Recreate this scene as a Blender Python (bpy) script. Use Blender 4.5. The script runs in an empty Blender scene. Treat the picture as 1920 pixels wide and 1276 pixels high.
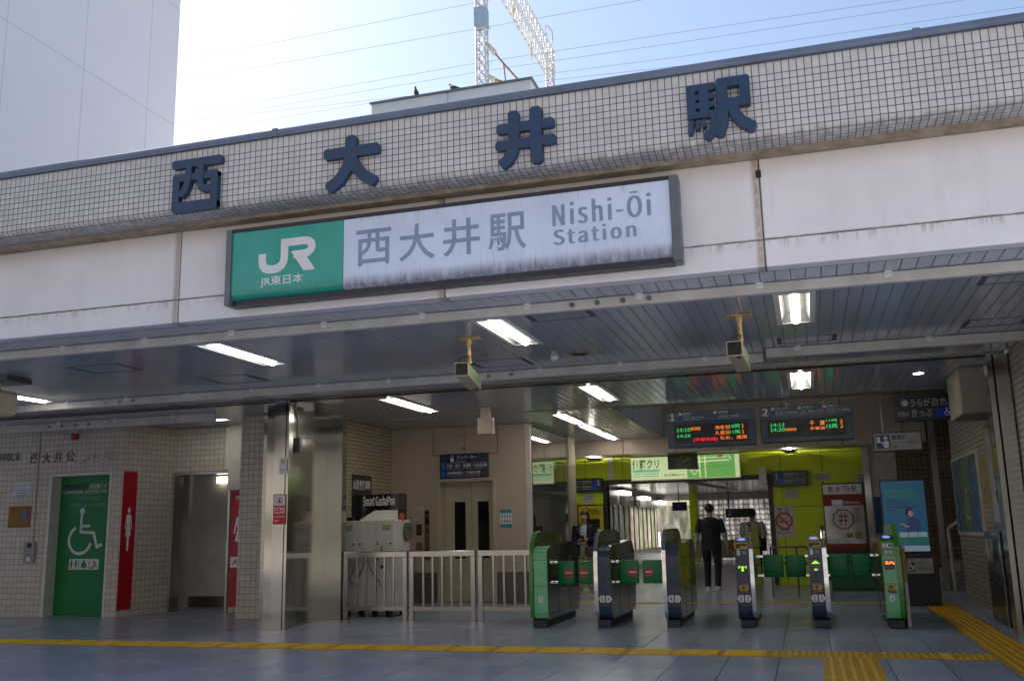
import bpy, bmesh, math, random
from mathutils import Vector, Matrix
random.seed(7)
S = bpy.context.scene
COL = S.collection

# ---------------------------------------------------------------- camera
CAM_H = 1.31
YAW, PIT, ROL, FPX = -0.29290048, 0.19521098, -0.02109694, 1793.25
PW, PH = 1920.0, 1276.0
_f = Vector((math.sin(YAW)*math.cos(PIT), math.cos(YAW)*math.cos(PIT), math.sin(PIT)))
_r = _f.cross(Vector((0, 0, 1))).normalized(); _u = _r.cross(_f)
_c, _s = math.cos(ROL), math.sin(ROL)
CR, CU, CF = _c*_r+_s*_u, -_s*_r+_c*_u, _f
CPOS = Vector((0, 0, CAM_H))
cam = bpy.data.cameras.new('camera'); camo = bpy.data.objects.new('camera', cam); COL.objects.link(camo)
camo.matrix_world = Matrix(((CR.x, CU.x, -CF.x, 0), (CR.y, CU.y, -CF.y, 0), (CR.z, CU.z, -CF.z, CAM_H), (0, 0, 0, 1)))
cam.sensor_width = 36; cam.lens = FPX/PW*36; cam.clip_start = 0.05; cam.clip_end = 3000
S.camera = camo

# ---------------------------------------------------------------- sky, sun, exposure
SUN_EL, SUN_AZ = math.radians(47), math.radians(-70)     # behind the station, to the left
w = bpy.data.worlds.new("World"); S.world = w; w.use_nodes = True
nt = w.node_tree; bg = nt.nodes['Background']
sky = nt.nodes.new('ShaderNodeTexSky'); sky.sky_type = 'NISHITA'; sky.sun_disc = False
sky.sun_elevation = SUN_EL; sky.sun_rotation = SUN_AZ; sky.air_density = 1.0; sky.dust_density = 2.2; sky.ozone_density = .7
nt.links.new(sky.outputs[0], bg.inputs[0]); bg.inputs[1].default_value = 0.122
sun = bpy.data.lights.new('sun', 'SUN'); sun.energy = 4.9; sun.angle = math.radians(0.5); sun.color = (1, .95, .87)
suno = bpy.data.objects.new('sun', sun); COL.objects.link(suno)
_sd = Vector((math.sin(SUN_AZ)*math.cos(SUN_EL), math.cos(SUN_AZ)*math.cos(SUN_EL), math.sin(SUN_EL)))
suno.rotation_euler = _sd.to_track_quat('Z', 'Y').to_euler(); suno.location = _sd*60
S.view_settings.view_transform = 'Standard'; S.view_settings.look = 'None'
S.view_settings.gamma = 1; S.view_settings.exposure = 0.95
S.render.engine = 'CYCLES'
S.cycles.use_denoising = True
S.cycles.max_bounces = 8; S.cycles.diffuse_bounces = 4; S.cycles.glossy_bounces = 4; S.cycles.transmission_bounces = 6
S.cycles.sample_clamp_indirect = 6; S.cycles.caustics_reflective = False; S.cycles.caustics_refractive = False

# ---------------------------------------------------------------- picture-to-world helpers
def ray(x, y):
    return CR*((x-PW/2)/FPX) + CU*(-(y-PH/2)/FPX) + CF
def atY(x, y, Y):
    d = ray(x, y); return CPOS + d*(Y/d.y)
def atX(x, y, X):
    d = ray(x, y); return CPOS + d*(X/d.x)
def atZ(x, y, z=0.0):
    d = ray(x, y); return CPOS + d*((z-CAM_H)/d.z)
class Fr:
    """a drawing plane standing in the scene: origin, right axis, up axis, outward normal"""
    def __init__(s, o, u, v, n): s.o, s.u, s.v, s.n = Vector(o), Vector(u), Vector(v), Vector(n)
    def pt(s, u, v, d=0): return s.o + s.u*u + s.v*v + s.n*d
    def px(s, x, y):
        d = ray(x, y); p = CPOS + d*((s.o-CPOS).dot(s.n)/d.dot(s.n)); q = p-s.o
        return (q.dot(s.u), q.dot(s.v))
    def rect(s, x0, y0, x1, y1):
        a, b = s.px(x0, y0), s.px(x1, y1); return (a[0], b[1], b[0], a[1])
    def off(s, d): return Fr(s.o+s.n*d, s.u, s.v, s.n)
def front(Y): return Fr((0, Y, 0), (1, 0, 0), (0, 0, 1), (0, -1, 0))
def eastf(X): return Fr((X, 0, 0), (0, 1, 0), (0, 0, 1), (1, 0, 0))
def westf(X): return Fr((X, 0, 0), (0, -1, 0), (0, 0, 1), (-1, 0, 0))

# ---------------------------------------------------------------- mesh builder
try: SANS = bpy.data.fonts.load(bpy.utils.system_resource('DATAFILES')+'/fonts/Noto Sans CJK Regular.woff2')
except Exception: SANS = None
class MB:
    def __init__(s): s.bm = bmesh.new(); s.mi = 0; s.uv = None
    def _f(s, vs):
        try:
            f = s.bm.faces.new(vs); f.material_index = s.mi; return f
        except ValueError: return None
    def quad(s, *p): return s._f([s.bm.verts.new(q) for q in p])
    def box(s, x0, x1, y0, y1, z0, z1, bev=0, seg=2):
        if x0 > x1: x0, x1 = x1, x0
        if y0 > y1: y0, y1 = y1, y0
        if z0 > z1: z0, z1 = z1, z0
        v = [s.bm.verts.new((x, y, z)) for x in (x0, x1) for y in (y0, y1) for z in (z0, z1)]
        fs = [s._f([v[i] for i in q]) for q in ((0,1,3,2),(4,6,7,5),(0,4,5,1),(2,3,7,6),(0,2,6,4),(1,5,7,3))]
        if bev:
            es = list({e for f in fs for e in f.edges})
            r = bmesh.ops.bevel(s.bm, geom=es, offset=bev, segments=seg, affect='EDGES', profile=.5)
            for f in r['faces']: f.material_index = s.mi
        return s
    def prism(s, fr, pts, d0, d1):
        a = [s.bm.verts.new(fr.pt(u, v, d0)) for u, v in pts]; b = [s.bm.verts.new(fr.pt(u, v, d1)) for u, v in pts]
        s._f(a[::-1]); s._f(b); n = len(a)
        for i in range(n): s._f([a[i], a[(i+1) % n], b[(i+1) % n], b[i]])
        return s
    def flat(s, fr, pts, d): s._f([s.bm.verts.new(fr.pt(u, v, d)) for u, v in pts]); return s
    def rect(s, fr, r, d0, d1=None):
        p = [(r[0], r[1]), (r[2], r[1]), (r[2], r[3]), (r[0], r[3])]
        return s.flat(fr, p, d0) if d1 is None else s.prism(fr, p, d0, d1)
    def rrect(s, fr, r, rad, d0, d1=None, n=5):
        p = []
        for cx, cy, a0 in ((r[2]-rad, r[3]-rad, 0), (r[0]+rad, r[3]-rad, 90), (r[0]+rad, r[1]+rad, 180), (r[2]-rad, r[1]+rad, 270)):
            for k in range(n+1):
                a = math.radians(a0+90*k/n); p.append((cx+rad*math.cos(a), cy+rad*math.sin(a)))
        return s.flat(fr, p, d0) if d1 is None else s.prism(fr, p, d0, d1)
    def ribbon(s, fr, pts, wd, d, closed=False):
        n = len(pts); P = [Vector(p) for p in pts]; L, R = [], []
        for i in range(n):
            a = P[i-1] if (i > 0 or closed) else None; b = P[(i+1) % n] if (i < n-1 or closed) else None
            d1 = (P[i]-a).normalized() if a is not None else None; d2 = (b-P[i]).normalized() if b is not None else None
            if d1 is None: d1 = d2
            if d2 is None: d2 = d1
            n1 = Vector((-d1.y, d1.x)); n2 = Vector((-d2.y, d2.x)); m = (n1+n2)
            m = m.normalized() if m.length > 1e-6 else n1
            k = wd/2/max(.35, m.dot(n1)); L.append(P[i]+m*k); R.append(P[i]-m*k)
        vl = [s.bm.verts.new(fr.pt(p.x, p.y, d)) for p in L]; vr = [s.bm.verts.new(fr.pt(p.x, p.y, d)) for p in R]
        for i in range(n if closed else n-1):
            j = (i+1) % n; s._f([vl[i], vr[i], vr[j], vl[j]])
        return s
    def disc(s, fr, c, r, d0, d1=None, ry=None, n=24):
        ry = ry or r; p = [(c[0]+r*math.cos(2*math.pi*k/n), c[1]+ry*math.sin(2*math.pi*k/n)) for k in range(n)]
        return s.flat(fr, p, d0) if d1 is None else s.prism(fr, p, d0, d1)
    def ring(s, fr, c, r, wd, d, n=32, a0=0, a1=360):
        full = abs(a1-a0) >= 360; m = n if full else n+1
        p = [(c[0]+r*math.cos(math.radians(a0+(a1-a0)*k/n)), c[1]+r*math.sin(math.radians(a0+(a1-a0)*k/n))) for k in range(m)]
        return s.ribbon(fr, p, wd, d, closed=full)
    def tube(s, pts, r, n=8, cap=True):
        P = [Vector(p) for p in pts]; rr = r if isinstance(r, (list, tuple)) else [r]*len(P); rings = []; up = None
        for i, p in enumerate(P):
            t = ((P[min(i+1, len(P)-1)]-p).normalized() + (p-P[max(i-1, 0)]).normalized())
            t = t.normalized() if t.length > 1e-6 else Vector((0, 0, 1))
            if up is None: up = Vector((0, 0, 1)) if abs(t.z) < .9 else Vector((0, 1, 0))
            x = t.cross(up).normalized(); y = x.cross(t).normalized(); up = y
            q = rr[i] if isinstance(rr[i], (list, tuple)) else (rr[i], rr[i])
            rings.append([s.bm.verts.new(p + x*q[0]*math.cos(2*math.pi*k/n) + y*q[1]*math.sin(2*math.pi*k/n)) for k in range(n)])
        for a, b in zip(rings, rings[1:]):
            for k in range(n): s._f([a[k], a[(k+1) % n], b[(k+1) % n], b[k]])
        if cap: s._f(rings[0][::-1]); s._f(rings[-1])
        return s
    def rings(s, rs, cap=True):
        R = [[s.bm.verts.new(p) for p in r] for r in rs]; n = len(R[0])
        for a, b in zip(R, R[1:]):
            for k in range(n): s._f([a[k], a[(k+1) % n], b[(k+1) % n], b[k]])
        if cap: s._f(R[0][::-1]); s._f(R[-1])
        return s
    def ball(s, c, rx, ry, rz, nu=14, nv=9):
        c = Vector(c); rs = []
        for i in range(1, nv):
            t = math.pi*i/nv
            rs.append([c+Vector((rx*math.sin(t)*math.cos(2*math.pi*k/nu), ry*math.sin(t)*math.sin(2*math.pi*k/nu), -rz*math.cos(t))) for k in range(nu)])
        return s.rings(rs)
    def text(s, fr, body, r, bold=0.0, d=.002, ext=.0, keep=None, shear=0.0, space=1.0):
        """letters fitted into rectangle r = (u0, v0, u1, v1); keep = 'l','c','r' keeps their proportions"""
        c = bpy.data.curves.new('t', 'FONT'); c.body = body; c.size = 1; c.resolution_u = 3; lat = bool(SANS) and all(ord(q) < 0x250 for q in body); c.offset = 0 if lat else bold; c.shear = shear; c.space_character = space
        if SANS and all(ord(q) < 0x250 for q in body): c.font = SANS
        o = bpy.data.objects.new('t', c); COL.objects.link(o)
        me = bpy.data.meshes.new_from_object(o.evaluated_get(bpy.context.evaluated_depsgraph_get()))
        bpy.data.objects.remove(o); bpy.data.curves.remove(c)
        if not me.vertices: return s
        xs = [v.co.x for v in me.vertices]; ys = [v.co.y for v in me.vertices]
        x0, x1, y0, y1 = min(xs), max(xs), min(ys), max(ys)
        sx = (r[2]-r[0])/max(x1-x0, 1e-6); sy = (r[3]-r[1])/max(y1-y0, 1e-6); ou, ov = r[0], r[1]
        if keep:
            k = min(sx, sy); fw = (x1-x0)*k
            ou = r[0] if keep == 'l' else (r[2]-fw if keep == 'r' else (r[0]+r[2]-fw)/2); ov = (r[1]+r[3]-(y1-y0)*k)/2; sx = sy = k
        vs = [s.bm.verts.new(fr.pt(ou+(v.co.x-x0)*sx, ov+(v.co.y-y0)*sy, d)) for v in me.vertices]
        fs = []
        for p in me.polygons:
            f = s._f([vs[i] for i in p.vertices])
            if f: fs.append(f)
        if ext:
            res = bmesh.ops.extrude_face_region(s.bm, geom=fs)
            nv = [g for g in res['geom'] if isinstance(g, bmesh.types.BMVert)]
            for v in nv: v.co += fr.n*ext
            for g in res['geom']:
                if isinstance(g, bmesh.types.BMFace): g.material_index = s.mi
        if lat and bold and not ext:   # a second and third strike beside the first make the latin letters bold
            for dx in (-bold*.8*sx, bold*.8*sx):
                v2 = [s.bm.verts.new(v.co+fr.u*dx+fr.n*.00035*(1 if dx > 0 else 2)) for v in vs]
                for p in me.polygons: s._f([v2[i] for i in p.vertices])
        bpy.data.meshes.remove(me); return s

OFF = {}
def thing(name, label, cat, loc=(0, 0, 0), group=None, kind=None):
    o = bpy.data.objects.new(name, None); COL.objects.link(o); o.location = loc; o.empty_display_size = .1
    OFF[o.name] = Vector(loc); o['label'] = label; o['category'] = cat
    if group: o['group'] = group
    if kind: o['kind'] = kind
    return o
def ob(name, mb, mats, parent=None, label=None, cat=None, group=None, kind=None, smooth=False, flat_angle=40):
    bm = mb.bm
    if not isinstance(mats, (list, tuple)): mats = [mats]
    if parent is None:
        xs = [v.co for v in bm.verts]
        loc = Vector(((min(v.x for v in xs)+max(v.x for v in xs))/2, (min(v.y for v in xs)+max(v.y for v in xs))/2, min(v.z for v in xs)))
        if kind == 'structure': loc = Vector((0, 0, 0))
    else: loc = OFF[parent.name]
    bmesh.ops.translate(bm, verts=bm.verts, vec=-loc)
    if not mb.uv: bmesh.ops.recalc_face_normals(bm, faces=bm.faces)
    me = bpy.data.meshes.new(name); bm.to_mesh(me); bm.free()
    for m in mats: me.materials.append(m)
    o = bpy.data.objects.new(name, me); COL.objects.link(o)
    if parent is None: o.location = loc
    else: o.parent = parent
    OFF[o.name] = loc
    if smooth:
        for p in me.polygons: p.use_smooth = True
        me.set_sharp_from_angle(angle=math.radians(flat_angle))
    for k, v in (('label', label), ('category', cat), ('group', group), ('kind', kind)):
        if v: o[k] = v
    return o

# ---------------------------------------------------------------- materials
def nodes(name):
    m = bpy.data.materials.new(name); m.use_nodes = True; t = m.node_tree; return m, t, t.nodes['Principled BSDF']
def N(t, ty, **kw):
    n = t.nodes.new(ty)
    for k, v in kw.items(): setattr(n, k, v)
    return n
def M_(t, op, a, b=None, c=None):
    n = N(t, 'ShaderNodeMath', operation=op)
    for i, q in enumerate((a, b, c)):
        if q is None: continue
        if isinstance(q, (int, float)): n.inputs[i].default_value = q
        else: t.links.new(q, n.inputs[i])
    return n.outputs[0]
def mixc(t, f, a, b, mode='MIX'):
    n = N(t, 'ShaderNodeMix', data_type='RGBA', blend_type=mode)
    for i, q in ((0, f), (6, a), (7, b)):
        if isinstance(q, (int, float)): n.inputs[i].default_value = q
        elif isinstance(q, (tuple, list)): n.inputs[i].default_value = (*q, 1) if len(q) == 3 else q
        else: t.links.new(q, n.inputs[i])
    return n.outputs[2]
def noise(t, vec, scale, detail=4, rough=.55, stretch=None):
    if stretch:
        mp = N(t, 'ShaderNodeMapping'); mp.inputs['Scale'].default_value = stretch; t.links.new(vec, mp.inputs[0]); vec = mp.outputs[0]
    n = N(t, 'ShaderNodeTexNoise'); n.inputs['Scale'].default_value = scale; n.inputs['Detail'].default_value = detail; n.inputs['Roughness'].default_value = rough
    t.links.new(vec, n.inputs['Vector']); return n.outputs[0]
def ramp(t, f, a, b, lo=0.0, hi=1.0):
    n = N(t, 'ShaderNodeMapRange', interpolation_type='SMOOTHSTEP'); n.inputs[1].default_value = a; n.inputs[2].default_value = b
    n.inputs[3].default_value = lo; n.inputs[4].default_value = hi; t.links.new(f, n.inputs[0]); return n.outputs[0]
def pos(t): return N(t, 'ShaderNodeNewGeometry').outputs['Position']
def bump(t, bs, h, strength=.3, dist=.004):
    b = N(t, 'ShaderNodeBump'); b.inputs['Strength'].default_value = strength; b.inputs['Distance'].default_value = dist
    t.links.new(h, b.inputs['Height']); t.links.new(b.outputs[0], bs.inputs['Normal'])
def mat(name, col, rough=.5, metal=0.0, var=.12, scale=6.0, bmp=0.0, coat=0.0, dirt=0.0, spec=.5, alpha=None):
    m, t, b = nodes(name); p = pos(t); n = noise(t, p, scale, 5)
    k = ramp(t, n, .3, .7, 1-var, 1+var); c = mixc(t, 1.0, col, k, 'MULTIPLY')
    if dirt:
        g = noise(t, p, scale*.35, 6, .65, (1, 1, .35)); c = mixc(t, ramp(t, g, .5, .75, 0, dirt), c, tuple(x*.35 for x in col))
    t.links.new(c, b.inputs['Base Color']); b.inputs['Metallic'].default_value = metal; b.inputs['Coat Weight'].default_value = coat
    b.inputs['Specular IOR Level'].default_value = spec
    t.links.new(ramp(t, noise(t, p, scale*2.3, 3), .3, .7, max(.03, rough*.8), min(1, rough*1.2)), b.inputs['Roughness'])
    if bmp: bump(t, b, noise(t, p, scale*12, 4), bmp, .002)
    return m
def glow(name, col, strength, base=(.02, .02, .02)):
    m, t, b = nodes(name); b.inputs['Base Color'].default_value = (*base, 1); b.inputs['Emission Color'].default_value = (*col, 1)
    b.inputs['Emission Strength'].default_value = strength; b.inputs['Roughness'].default_value = .3; return m
def tilemat(name, col, grout, pu, pv, gap, axes='XZ', rough=.3, var=.1, stagger=False, skip=None, dirt=0.0, metal=0.0, bstr=.5, speck=0.0, ou=0.0, ov=0.0, spec=.5, edge=None):
    m, t, b = nodes(name); p = pos(t)
    if axes == 'UV': sp = N(t, 'ShaderNodeSeparateXYZ'); t.links.new(N(t, 'ShaderNodeUVMap').outputs[0], sp.inputs[0]); u, v = sp.outputs[0], sp.outputs[1]
    else:
        sp = N(t, 'ShaderNodeSeparateXYZ'); t.links.new(p, sp.inputs[0]); u, v = sp.outputs['XYZ'.index(axes[0])], sp.outputs['XYZ'.index(axes[1])]
    cu = M_(t, 'DIVIDE', M_(t, 'ADD', u, ou+50*pu), pu); cv = M_(t, 'DIVIDE', M_(t, 'ADD', v, ov+50*pv), pv)
    fv = M_(t, 'FLOOR', cv)
    if stagger: cu = M_(t, 'ADD', cu, M_(t, 'MULTIPLY', M_(t, 'MODULO', fv, 2.0), .5))
    fu = M_(t, 'FLOOR', cu)
    def line(c, per):      # 1 on the joint, soft edges
        fr = M_(t, 'FRACT', c); d = M_(t, 'MULTIPLY', M_(t, 'MINIMUM', fr, M_(t, 'SUBTRACT', 1.0, fr)), per)
        return ramp(t, d, gap*.5-gap*.18, gap*.5+gap*.28, 1, 0)
    lu, lv = line(cu, pu), line(cv, pv)
    if skip is not None: lv = M_(t, 'MULTIPLY', lv, M_(t, 'GREATER_THAN', v, skip))
    g = M_(t, 'MAXIMUM', lu, lv) if pv < 40 else lu
    cb = N(t, 'ShaderNodeCombineXYZ'); t.links.new(fu, cb.inputs[0]); t.links.new(fv, cb.inputs[1])
    wn = N(t, 'ShaderNodeTexWhiteNoise', noise_dimensions='2D'); t.links.new(cb.outputs[0], wn.inputs['Vector'])
    k = ramp(t, wn.outputs[0], 0, 1, 1-var, 1+var); c = mixc(t, 1.0, col, k, 'MULTIPLY')
    c = mixc(t, 1.0, c, ramp(t, noise(t, p, 1.3, 4), .3, .7, *((.985, 1.01) if name == 'white_panels' else (.94, 1.05))), 'MULTIPLY')
    if speck: c = mixc(t, 1.0, c, ramp(t, noise(t, p, 160, 3, .7), .35, .65, 1-speck, 1+speck), 'MULTIPLY')
    if dirt: c = mixc(t, ramp(t, noise(t, p, 1.1, 6, .7, (2.2, 2.2, .6)), .52, .75, 0, dirt), c, tuple(x*.4 for x in col))
    if name == 'granite_floor':
        vo = N(t, 'ShaderNodeTexVoronoi'); vo.inputs['Scale'].default_value = 2.6; t.links.new(p, vo.inputs['Vector']); c = mixc(t, M_(t, 'MULTIPLY', ramp(t, vo.outputs['Distance'], .035, .06, .55, 0), ramp(t, noise(t, p, 1.7, 2), .45, .6)), c, (.09, .09, .09))
        c = mixc(t, ramp(t, noise(t, p, 2.2, 7, .75, (.6, 3, 1)), .55, .72, 0, .3), c, (.42, .42, .43))
    if edge is not None:   # grime gathering along the bottom edge of the band (v beyond edge)
        e = M_(t, 'MULTIPLY', ramp(t, v, edge, edge+.09, 0, .5), ramp(t, noise(t, p, 14, 5, .7, (1, 1, .2)), .35, .6)); c = mixc(t, e, c, (.12, .115, .12))
    c = mixc(t, g, c, grout); t.links.new(c, b.inputs['Base Color'])
    t.links.new(ramp(t, g, 0, 1, rough, min(1, rough+.45)), b.inputs['Roughness']); b.inputs['Metallic'].default_value = metal; b.inputs['Specular IOR Level'].default_value = spec
    h = M_(t, 'ADD', M_(t, 'SUBTRACT', 1.0, g), M_(t, 'MULTIPLY', wn.outputs[0], .12)); bump(t, b, h, bstr, .003)
    return m
def steelmat(name, col=(.52, .5, .47), rough=.24):
    m, t, b = nodes(name); p = pos(t); n = noise(t, p, 22, 2, .5, (6, 6, .02)); n2 = noise(t, p, .9, 2)
    t.links.new(mixc(t, 1.0, col, ramp(t, n2, .3, .7, .93, 1.04), 'MULTIPLY'), b.inputs['Base Color']); b.inputs['Metallic'].default_value = 1
    t.links.new(M_(t, 'ADD', ramp(t, n, .3, .7, rough*.9, rough*1.12), ramp(t, n2, .4, .7, 0, .03)), b.inputs['Roughness'])
    b.inputs['Anisotropic'].default_value = .6; bump(t, b, n, .015, .0006); return m
def fasciamat():
    m, t, b = nodes('fascia_paint'); p = pos(t); sp = N(t, 'ShaderNodeSeparateXYZ'); t.links.new(p, sp.inputs[0]); x, z = sp.outputs[0], sp.outputs[2]
    d = M_(t, 'MULTIPLY', M_(t, 'ABSOLUTE', M_(t, 'SUBTRACT', M_(t, 'FRACT', M_(t, 'ADD', M_(t, 'DIVIDE', M_(t, 'ADD', x, 5.51+26.7), 2.667), .5)), .5)), 2.667)
    n = noise(t, p, 22, 6, .7); n2 = noise(t, p, 30, 5, .7, (1, 1, .12)); n3 = noise(t, p, 2.2, 5, .6)
    wob = M_(t, 'ADD', d, M_(t, 'MULTIPLY', M_(t, 'SUBTRACT', n, .5), .03))
    sv = M_(t, 'MULTIPLY', ramp(t, wob, .005, .05, .85, 0), ramp(t, n, .25, .6, .35, 1))
    dz = M_(t, 'ABSOLUTE', M_(t, 'ADD', M_(t, 'SUBTRACT', z, 3.492), M_(t, 'MULTIPLY', M_(t, 'SUBTRACT', noise(t, p, 9, 5, .7), .5), .02)))
    sh = M_(t, 'MULTIPLY', ramp(t, dz, .002, .016, .75, 0), ramp(t, noise(t, p, 7, 3), .35, .55, .25, 1))
    below = M_(t, 'SUBTRACT', 3.492, z)
    drip = M_(t, 'MULTIPLY', M_(t, 'MULTIPLY', ramp(t, below, -.002, .004), ramp(t, below, .01, .11, 1, 0)), ramp(t, n2, .46, .66, 0, .62))
    top = M_(t, 'MULTIPLY', ramp(t, z, 3.95, 4.17, 0, .5), ramp(t, n3, .2, .7, .6, 1))  # brown stain under the overhang, partly its shade and bounce painted in
    streak = M_(t, 'MULTIPLY', ramp(t, noise(t, p, 5, 5, .65, (1, 1, .1)), .5, .75, 0, .26), 1.0)
    c = mixc(t, 1.0, (.76, .74, .765), ramp(t, n3, .3, .7, .95, 1.03), 'MULTIPLY')
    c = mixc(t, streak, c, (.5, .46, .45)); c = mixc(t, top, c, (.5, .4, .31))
    s = M_(t, 'MINIMUM', 1.0, M_(t, 'MAXIMUM', sv, M_(t, 'MAXIMUM', sh, drip))); c = mixc(t, s, c, (.34, .25, .19))
    t.links.new(c, b.inputs['Base Color']); b.inputs['Roughness'].default_value = .42; bump(t, b, noise(t, p, 60, 4), .05, .002); return m
def signfacemat(name, col, z0, green=False):
    m, t, b = nodes(name); p = pos(t); sp = N(t, 'ShaderNodeSeparateXYZ'); t.links.new(p, sp.inputs[0]); z = sp.outputs[2]; h = M_(t, 'SUBTRACT', z, z0)
    n = noise(t, p, 16, 6, .7, (1, 1, .09)); n2 = noise(t, p, 34, 5, .65, (1, 1, .1))
    low = M_(t, 'MULTIPLY', ramp(t, h, .015, .13, .8, 0), ramp(t, n, .25, .6, .45, 1)); mid = M_(t, 'MULTIPLY', ramp(t, h, .03, .34, 1, 0), ramp(t, n2, .5, .76, 0, .7))
    topd = M_(t, 'MULTIPLY', ramp(t, h, .5, .66, 0, .6), ramp(t, n2, .5, .7, 0, .7))
    k = M_(t, 'MINIMUM', .9, M_(t, 'ADD', low, M_(t, 'ADD', M_(t, 'MULTIPLY', mid, .6), topd)))
    if green: k = M_(t, 'MULTIPLY', k, .5)
    c = mixc(t, k, mixc(t, 1.0, col, ramp(t, noise(t, p, 3, 4), .3, .7, .93, 1.05), 'MULTIPLY'), tuple(.22*x+.01 for x in col) if green else (.14, .13, .16))
    t.links.new(c, b.inputs['Base Color']); b.inputs['Roughness'].default_value = .22; b.inputs['Coat Weight'].default_value = .3; return m
def glassmat(name, tint=(.8, .85, .83), rough=.02):
    m, t, b = nodes(name); b.inputs['Base Color'].default_value = (*tint, 1); b.inputs['Roughness'].default_value = rough
    b.inputs['Transmission Weight'].default_value = 1; b.inputs['IOR'].default_value = 1.45; return m
def sheermat(name, col, trans=.6, rough=.4):
    m = bpy.data.materials.new(name); m.use_nodes = True; t = m.node_tree; o = t.nodes['Material Output']; t.nodes.remove(t.nodes['Principled BSDF'])
    a = N(t, 'ShaderNodeBsdfTranslucent'); d = N(t, 'ShaderNodeBsdfDiffuse'); x = N(t, 'ShaderNodeMixShader'); p = pos(t)
    c = mixc(t, 1.0, col, ramp(t, noise(t, p, 5, 5, .7, (1, 1, .35)), .3, .7, .45, 1.15), 'MULTIPLY')
    t.links.new(c, a.inputs[0]); t.links.new(c, d.inputs[0]); x.inputs[0].default_value = 1-trans
    t.links.new(a.outputs[0], x.inputs[1]); t.links.new(d.outputs[0], x.inputs[2]); t.links.new(x.outputs[0], o.inputs[0]); return m

K = {}
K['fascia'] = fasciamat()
K['ptile'] = tilemat('parapet_tiles', (.58, .55, .53), (.075, .082, .12), .0556, .0556, .0062, 'UV', .28, .05, skip=.1, edge=.53)
K['coping'] = mat('coping_metal', (.15, .185, .25), .38, .35, .1, 3, dirt=.3)
K['navy'] = mat('navy_letter_paint', (.017, .045, .1), .42, 0, .12, 5)
K['slat'] = tilemat('ceiling_slats', (.42, .455, .525), (.13, .14, .16), .1185, 60, .009, 'XY', .15, .03, metal=0.0, bstr=.6, spec=.9, dirt=.25)
K['cream'] = mat('cream_paint', (.55, .51, .46), .45, 0, .1, 4, dirt=.25)
K['beam'] = mat('beam_paint', (.55, .525, .49), .42, 0, .1, 5, dirt=.35)
K['steel'] = steelmat('brushed_steel', (.43, .415, .39), .16); K['steel2'] = steelmat('side_steel', (.4, .385, .35), .12)
K['steeldark'] = steelmat('dark_steel', (.22, .21, .19), .3)
K['chrome'] = steelmat('gate_chrome', (.72, .72, .74), .16)
K['rail'] = steelmat('railing_steel', (.33, .325, .315), .18)
K['black'] = mat('black_plastic', (.012, .012, .013), .4)
K['hatch'] = mat('hatch_gap_grey', (.1, .105, .11), .7); K['dark'] = mat('dark_gap', (.02, .02, .02), .8)
K['floor'] = tilemat('granite_floor', (.34, .395, .53), (.04, .045, .06), .4985, .4985, .010, 'XY', .26, .07, speck=.28, dirt=.25, bstr=.25, ou=.387, ov=0.07, spec=.55)
K['asphalt'] = mat('street_paving', (.44, .42, .39), .8, 0, .12, .8, .3)
K['yellow_highlight'] = mat('tactile_bar_highlight', (.78, .5, .03), .4, 0, .12, 9, dirt=.2); K['yellow'] = mat('tactile_yellow', (.55, .3, .006), .5, 0, .14, 9, .1, dirt=.3)  # bars lighter than their base: highlight painted into the yellow
K['wtile'] = tilemat('toilet_wall_tiles', (.57, .5, .42), (.22, .2, .18), .0985, .0985, .0085, 'XZ', .25, .06, dirt=.12)
K['wtileY'] = tilemat('toilet_side_tiles', (.57, .5, .42), (.22, .2, .18), .0985, .0985, .0085, 'YZ', .25, .06, dirt=.12)
K['brickY'] = tilemat('long_wall_tiles', (.33, .29, .23), (.06, .05, .04), .235, .0745, .008, 'YZ', .3, .08, stagger=True, dirt=.15)
K['tanY'] = tilemat('tan_wall_tiles', (.42, .34, .22), (.08, .06, .04), .235, .068, .009, 'YZ', .3, .08, stagger=True, dirt=.1)
K['brownX'] = tilemat('brown_stair_tiles', (.16, .1, .06), (.04, .03, .02), .1, .1, .012, 'XZ', .4, .1)
K['peach'] = mat('peach_wall_paint', (.47, .37, .29), .5, 0, .05, 1.5)
K['trim'] = mat('brown_beige_trim', (.3, .25, .19), .5, 0, .06, 3); K['liftdoor'] = mat('lift_cream', (.5, .43, .31), .35, 0, .05, 3); K['granite'] = mat('granite_skirting', (.12, .1, .09), .3, 0, .5, 60)
K['lime'] = tilemat('lime_wall_panels', (.56, .66, .008), (.1, .13, .006), .9, 1.19, .012, 'XZ', .5, .03, ou=.55, ov=.69, bstr=.3)
K['white'] = mat('white_paint', (.72, .72, .7), .4, 0, .05, 4)
K['offwhite'] = mat('off_white_enamel', (.6, .575, .53), .38, 0, .06, 5, dirt=.12)
K['wallpanel'] = None
K['green'] = mat('door_green', (.003, .16, .03), .36, 0, .03, 2)
K['flap'] = mat('flap_green', (.0, .22, .06), .4, 0, .06, 6)
K['red'] = mat('sign_red', (.38, .006, .016), .38, 0, .05, 5)
K['redw'] = mat('no_entry_red', (.6, .012, .008), .4)
K['whitedecal'] = mat('white_decal', (.72, .72, .72), .45, 0, .03, 10)
K['navysign'] = mat('navy_sign_face', (.014, .03, .07), .3, 0, .05, 5)
K['blue'] = mat('line_blue', (.005, .04, .42), .35)
K['blue2'] = mat('pale_line_blue', (.01, .12, .5), .35)
K['rust'] = mat('rusty_cream_pipe', (.52, .36, .14), .6, 0, .35, 22, dirt=.6)
K['tube'] = glow('fluorescent_tube', (1, .96, .88), 5.0, (.8, .8, .8))
K['tubein'] = glow('indoor_tube', (1, .95, .82), 13, (.8, .8, .8))
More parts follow.
